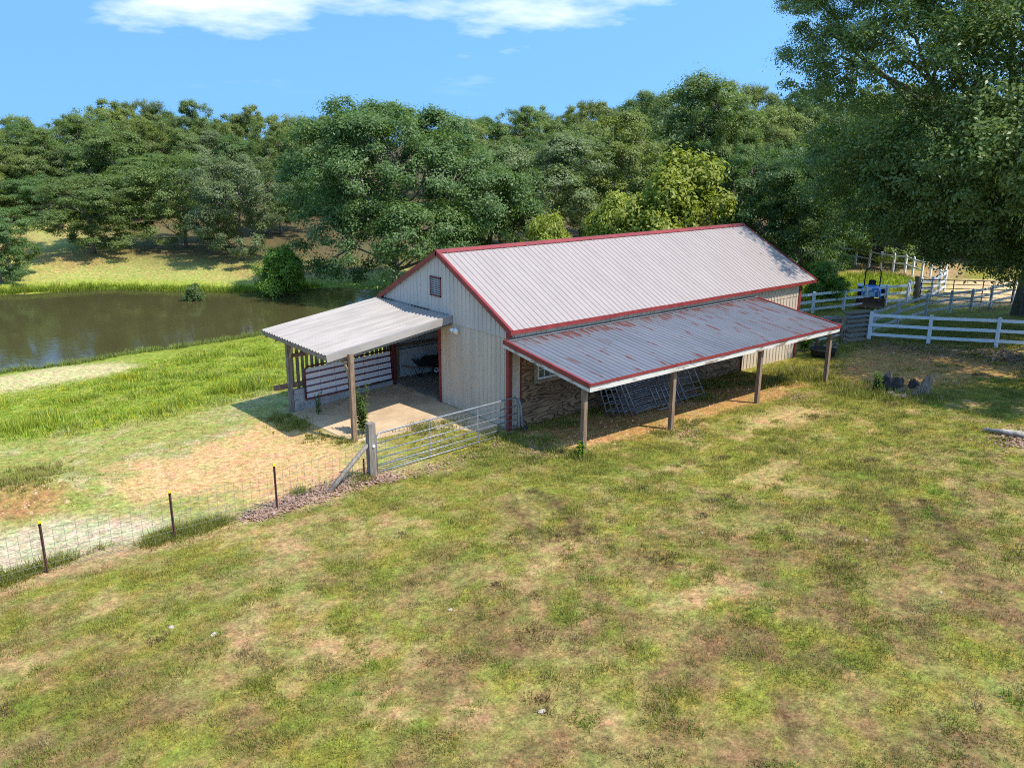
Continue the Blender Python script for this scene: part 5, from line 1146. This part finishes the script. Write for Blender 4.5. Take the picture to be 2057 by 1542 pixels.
# the woods: rows of look-alike oaks up the hill, their tops along the skyline
SKY = [(-140, 215), (-60, 212), (0, 218), (60, 224), (120, 228), (175, 236), (225, 203), (275, 200), (330, 197), (385, 206), (430, 200), (480, 214), (530, 208), (580, 222), (625, 226), (665, 233), (712, 246), (890, 246), (935, 232), (985, 225), (1035, 214), (1085, 205), (1135, 203), (1185, 190), (1235, 186), (1285, 178), (1335, 168), (1440, 150), (1490, 160), (1540, 165), (1590, 172), (1640, 170), (1700, 165), (1770, 160), (1840, 150), (1920, 150), (2000, 150), (2080, 160)]
LABW = ' leafy oak among the rows of look-alike trees forming the wooded skyline'
LABM = ' leafy oak in the thick middle rows of the wood below the skyline'
LABL = ' low leafy tree at the shaded front edge of the wood'
HUE = {'leaf_oak': 'mid green', 'leaf_warm': 'olive green', 'leaf_deep': 'deep green', 'leaf_grey': 'grey green'}
k = 0
for px, tp in SKY:
    wood(k % 5, px+random.uniform(-10, 10), random.uniform(112, 130), tp+random.uniform(-5, 7), random.uniform(92, 138), (mm := ('leaf_oak', 'leaf_warm', 'leaf_deep', 'leaf_oak', 'leaf_warm')[(k*3) % 5]), HUE[mm]+LABW, HUE[mm]+' skyline trees of the wood'); k += 1
for px in list(range(-130, 680, 58))+list(range(930, 2080, 66)):
    sk = np.interp(px, [a for a, b in SKY], [b for a, b in SKY]); wood((k*2+1) % 5, px+random.uniform(-16, 16), random.uniform(101, 110), sk+random.uniform(26, 66), random.uniform(100, 145), (mm := ('leaf_oak', 'leaf_warm', 'leaf_oak', 'leaf_grey', 'leaf_deep')[k % 5]), HUE[mm]+LABM, HUE[mm]+' middle trees of the wood'); k += 1
for px in (-110, -30, 95, 150, 290, 330, 610, 660, 1010, 1160, 1290, 1450, 1540, 1660, 1760, 1860, 1960, 2060):
    sk = np.interp(px, [a for a, b in SKY], [b for a, b in SKY]); ds = random.uniform(94, 99) if px < 700 else random.uniform(72, 84)
    wood((k*3) % 5, px+random.uniform(-12, 12), ds, sk+random.uniform(95, 150), random.uniform(120, 170), (mm := ('leaf_deep', 'leaf_oak', 'leaf_deep', 'leaf_warm', 'leaf_oak')[k % 5]), HUE[mm]+LABL, HUE[mm]+' front trees of the wood'); k += 1
# the great oak by the drive
og = G(2060, 633)
def bough(seed, m, R=3.0, n=48, per=230, leaf=.078, spread=.40):
    """one leafy bough: sprays of leaves over an uneven dome of radius R"""
    q = np.random.default_rng(seed); d = unit(q.normal(0, 1, (n, 3))+np.array([0, 0, .3])); c = d*R*q.uniform(.45, 1.08, (n, 1))*np.array([1, 1, .80])
    N = n*per; s_ = np.repeat(spread*q.uniform(.6, 1.35, (n, 1)), per, 0); off = q.normal(0, 1, (N, 3))*np.array([1, 1, .55])*s_; P = np.repeat(c, per, 0)+off; P[:, 2] -= .25*np.hypot(off[:, 0], off[:, 1])
    nr = unit(np.repeat(d, per, 0)*.5+np.array([0, 0, .6])+off/s_*.25+q.normal(0, .45, (N, 3))); ax = unit(np.cross(nr, q.normal(0, 1, (N, 3)))); b_ = np.cross(nr, ax); sz = leaf*q.uniform(.6, 1.4, (N, 1)); sag = nr*sz*.2
    return big_mesh('bough', np.stack([P-ax*sz, P+b_*sz*.5+sag, P+ax*sz, P-b_*sz*.5+sag], 1).reshape(-1, 3), 4, m)
BOUGH = [bough(500+i, 'leaf_big_oak') for i in range(5)]
EXT = [(-.775*l-.94*t, .632*l-.34*t, z, r) for l, t, z, r in ((4, 5, 5.4, 2.6), (7.5, 4, 6.4, 2.8), (2, 8, 5.6, 2.8), (9, 4, 9.5, 2.8), (11, 3, 13.0, 2.6), (13.2, 2, 16.2, 1.5), (12.2, 3, 14.4, 1.8), (-3, 6, 5.4, 2.8), (10.5, 3, 17.5, 2.2), (0, 9, 4.8, 2.4), (6, 7, 8.5, 3.0), (4, 9, 11.5, 3.2), (7, 7, 13.5, 3.0), (8, 6, 16.5, 2.8), (3, 10, 15.5, 3.2), (5, 8, 19, 3.0), (9, 1.5, 6.0, 2.4), (11, 1, 8.0, 2.4))]
OAK = make_tree(77, 22.5, 11.0, 1.6, 32, 420, 1, .1, .62, 'leaf_big_oak', .27, .62, .62, .22, 1.0, 1.15, (-2.8, -6.0), EXT)
o = thing('great_oak', 'huge spreading oak with thick grey trunk beside the sandy drive', 'tree', (og[0], og[1], og[2]-.05))
link(OAK[0], 'trunk', o); bpy.data.meshes.remove(OAK[1])
for i, (lx, ly, lz_, lr) in enumerate(make_tree.lobes):
    b_ = link(BOUGH[i % 5], 'bough', o, (lx, ly, lz_)); b_.rotation_euler = (0, 0, random.uniform(0, 6.28)); f_ = lr/3.0*1.08; b_.scale = (f_, f_, f_)
# a yard tree just out of view to the right; its shade lies on the lawn
o = thing('yard_oak', 'yard oak whose shade falls over the lawn edge by the stump', 'tree', (19.0, -13.2, hz(19.0, -13.2))); o.rotation_euler = (0, 0, 1.0); o.scale = (.92, .92, 1.0)
link(PROTO[0][0], 'trunk', o); c_ = link(PROTO[0][1], 'crown', o); c_.material_slots[0].link = 'OBJECT'; c_.material_slots[0].material = MATS['leaf_big_oak']
# tall weed on the pad edge
def weed(px, py, h, n, label, name='tall_weed', m='leaf_weed', sz=.06):
    g = G(px, py); t = thing(name, label, 'weed', g); mb = MB(); V = []
    stems = []
    for s in range(n):
        a = random.uniform(0, 6.28); hh_ = h*random.uniform(.7, 1.05); e = np.array([math.cos(a)*.22*h*.6, math.sin(a)*.22*h*.6, hh_]); mb.tube([g-[0, 0, .05], g+e*[.3, .3, .5], g+e], [.012, .009, .004], 5)
        for i in range(int(46*h)):
            u = random.uniform(.12, 1.0); p = g+e*[u*u*.6+.4*u, u*u*.6+.4*u, u]; b = random.uniform(0, 6.28); l = sz*random.uniform(.8, 1.7)*(1.25-.5*u); d = np.array([math.cos(b), math.sin(b), random.uniform(-.1, .7)]); d /= np.linalg.norm(d); w_ = np.cross(d, [0, 0, 1.]); w_ /= np.linalg.norm(w_)
            V += [p, p+d*l+w_*l*.28, p+d*l*2.1-[0, 0, l*.4], p+d*l-w_*l*.28]
    mb.build('stem', 'leaf_weed', t); me = big_mesh('leaves', np.array(V)-np.array(root_loc(t)), 4, m); link(me, 'leaves', t)
    return t
weed(730, 872, 1.75, 7, 'tall leafy weed growing at the edge of the concrete pad by the post', sz=.075)
weed(1166, 918, .55, 9, 'bushy green weed at the foot of the first lean-to post', 'leafy_weed', 'leaf_bright', .06)
weed(1615, 705, 1.3, 9, 'green bush growing against the back corner of the barn', 'leafy_weed', 'leaf_bright', .09)
weed(640, 835, .9, 3, 'thin weed on the shaded ground below the pad edge', 'leafy_weed', sz=.05)
weed(1760, 790, .8, 9, 'leafy green weed beside the charred stump', 'leafy_weed', 'leaf_weed', .07)
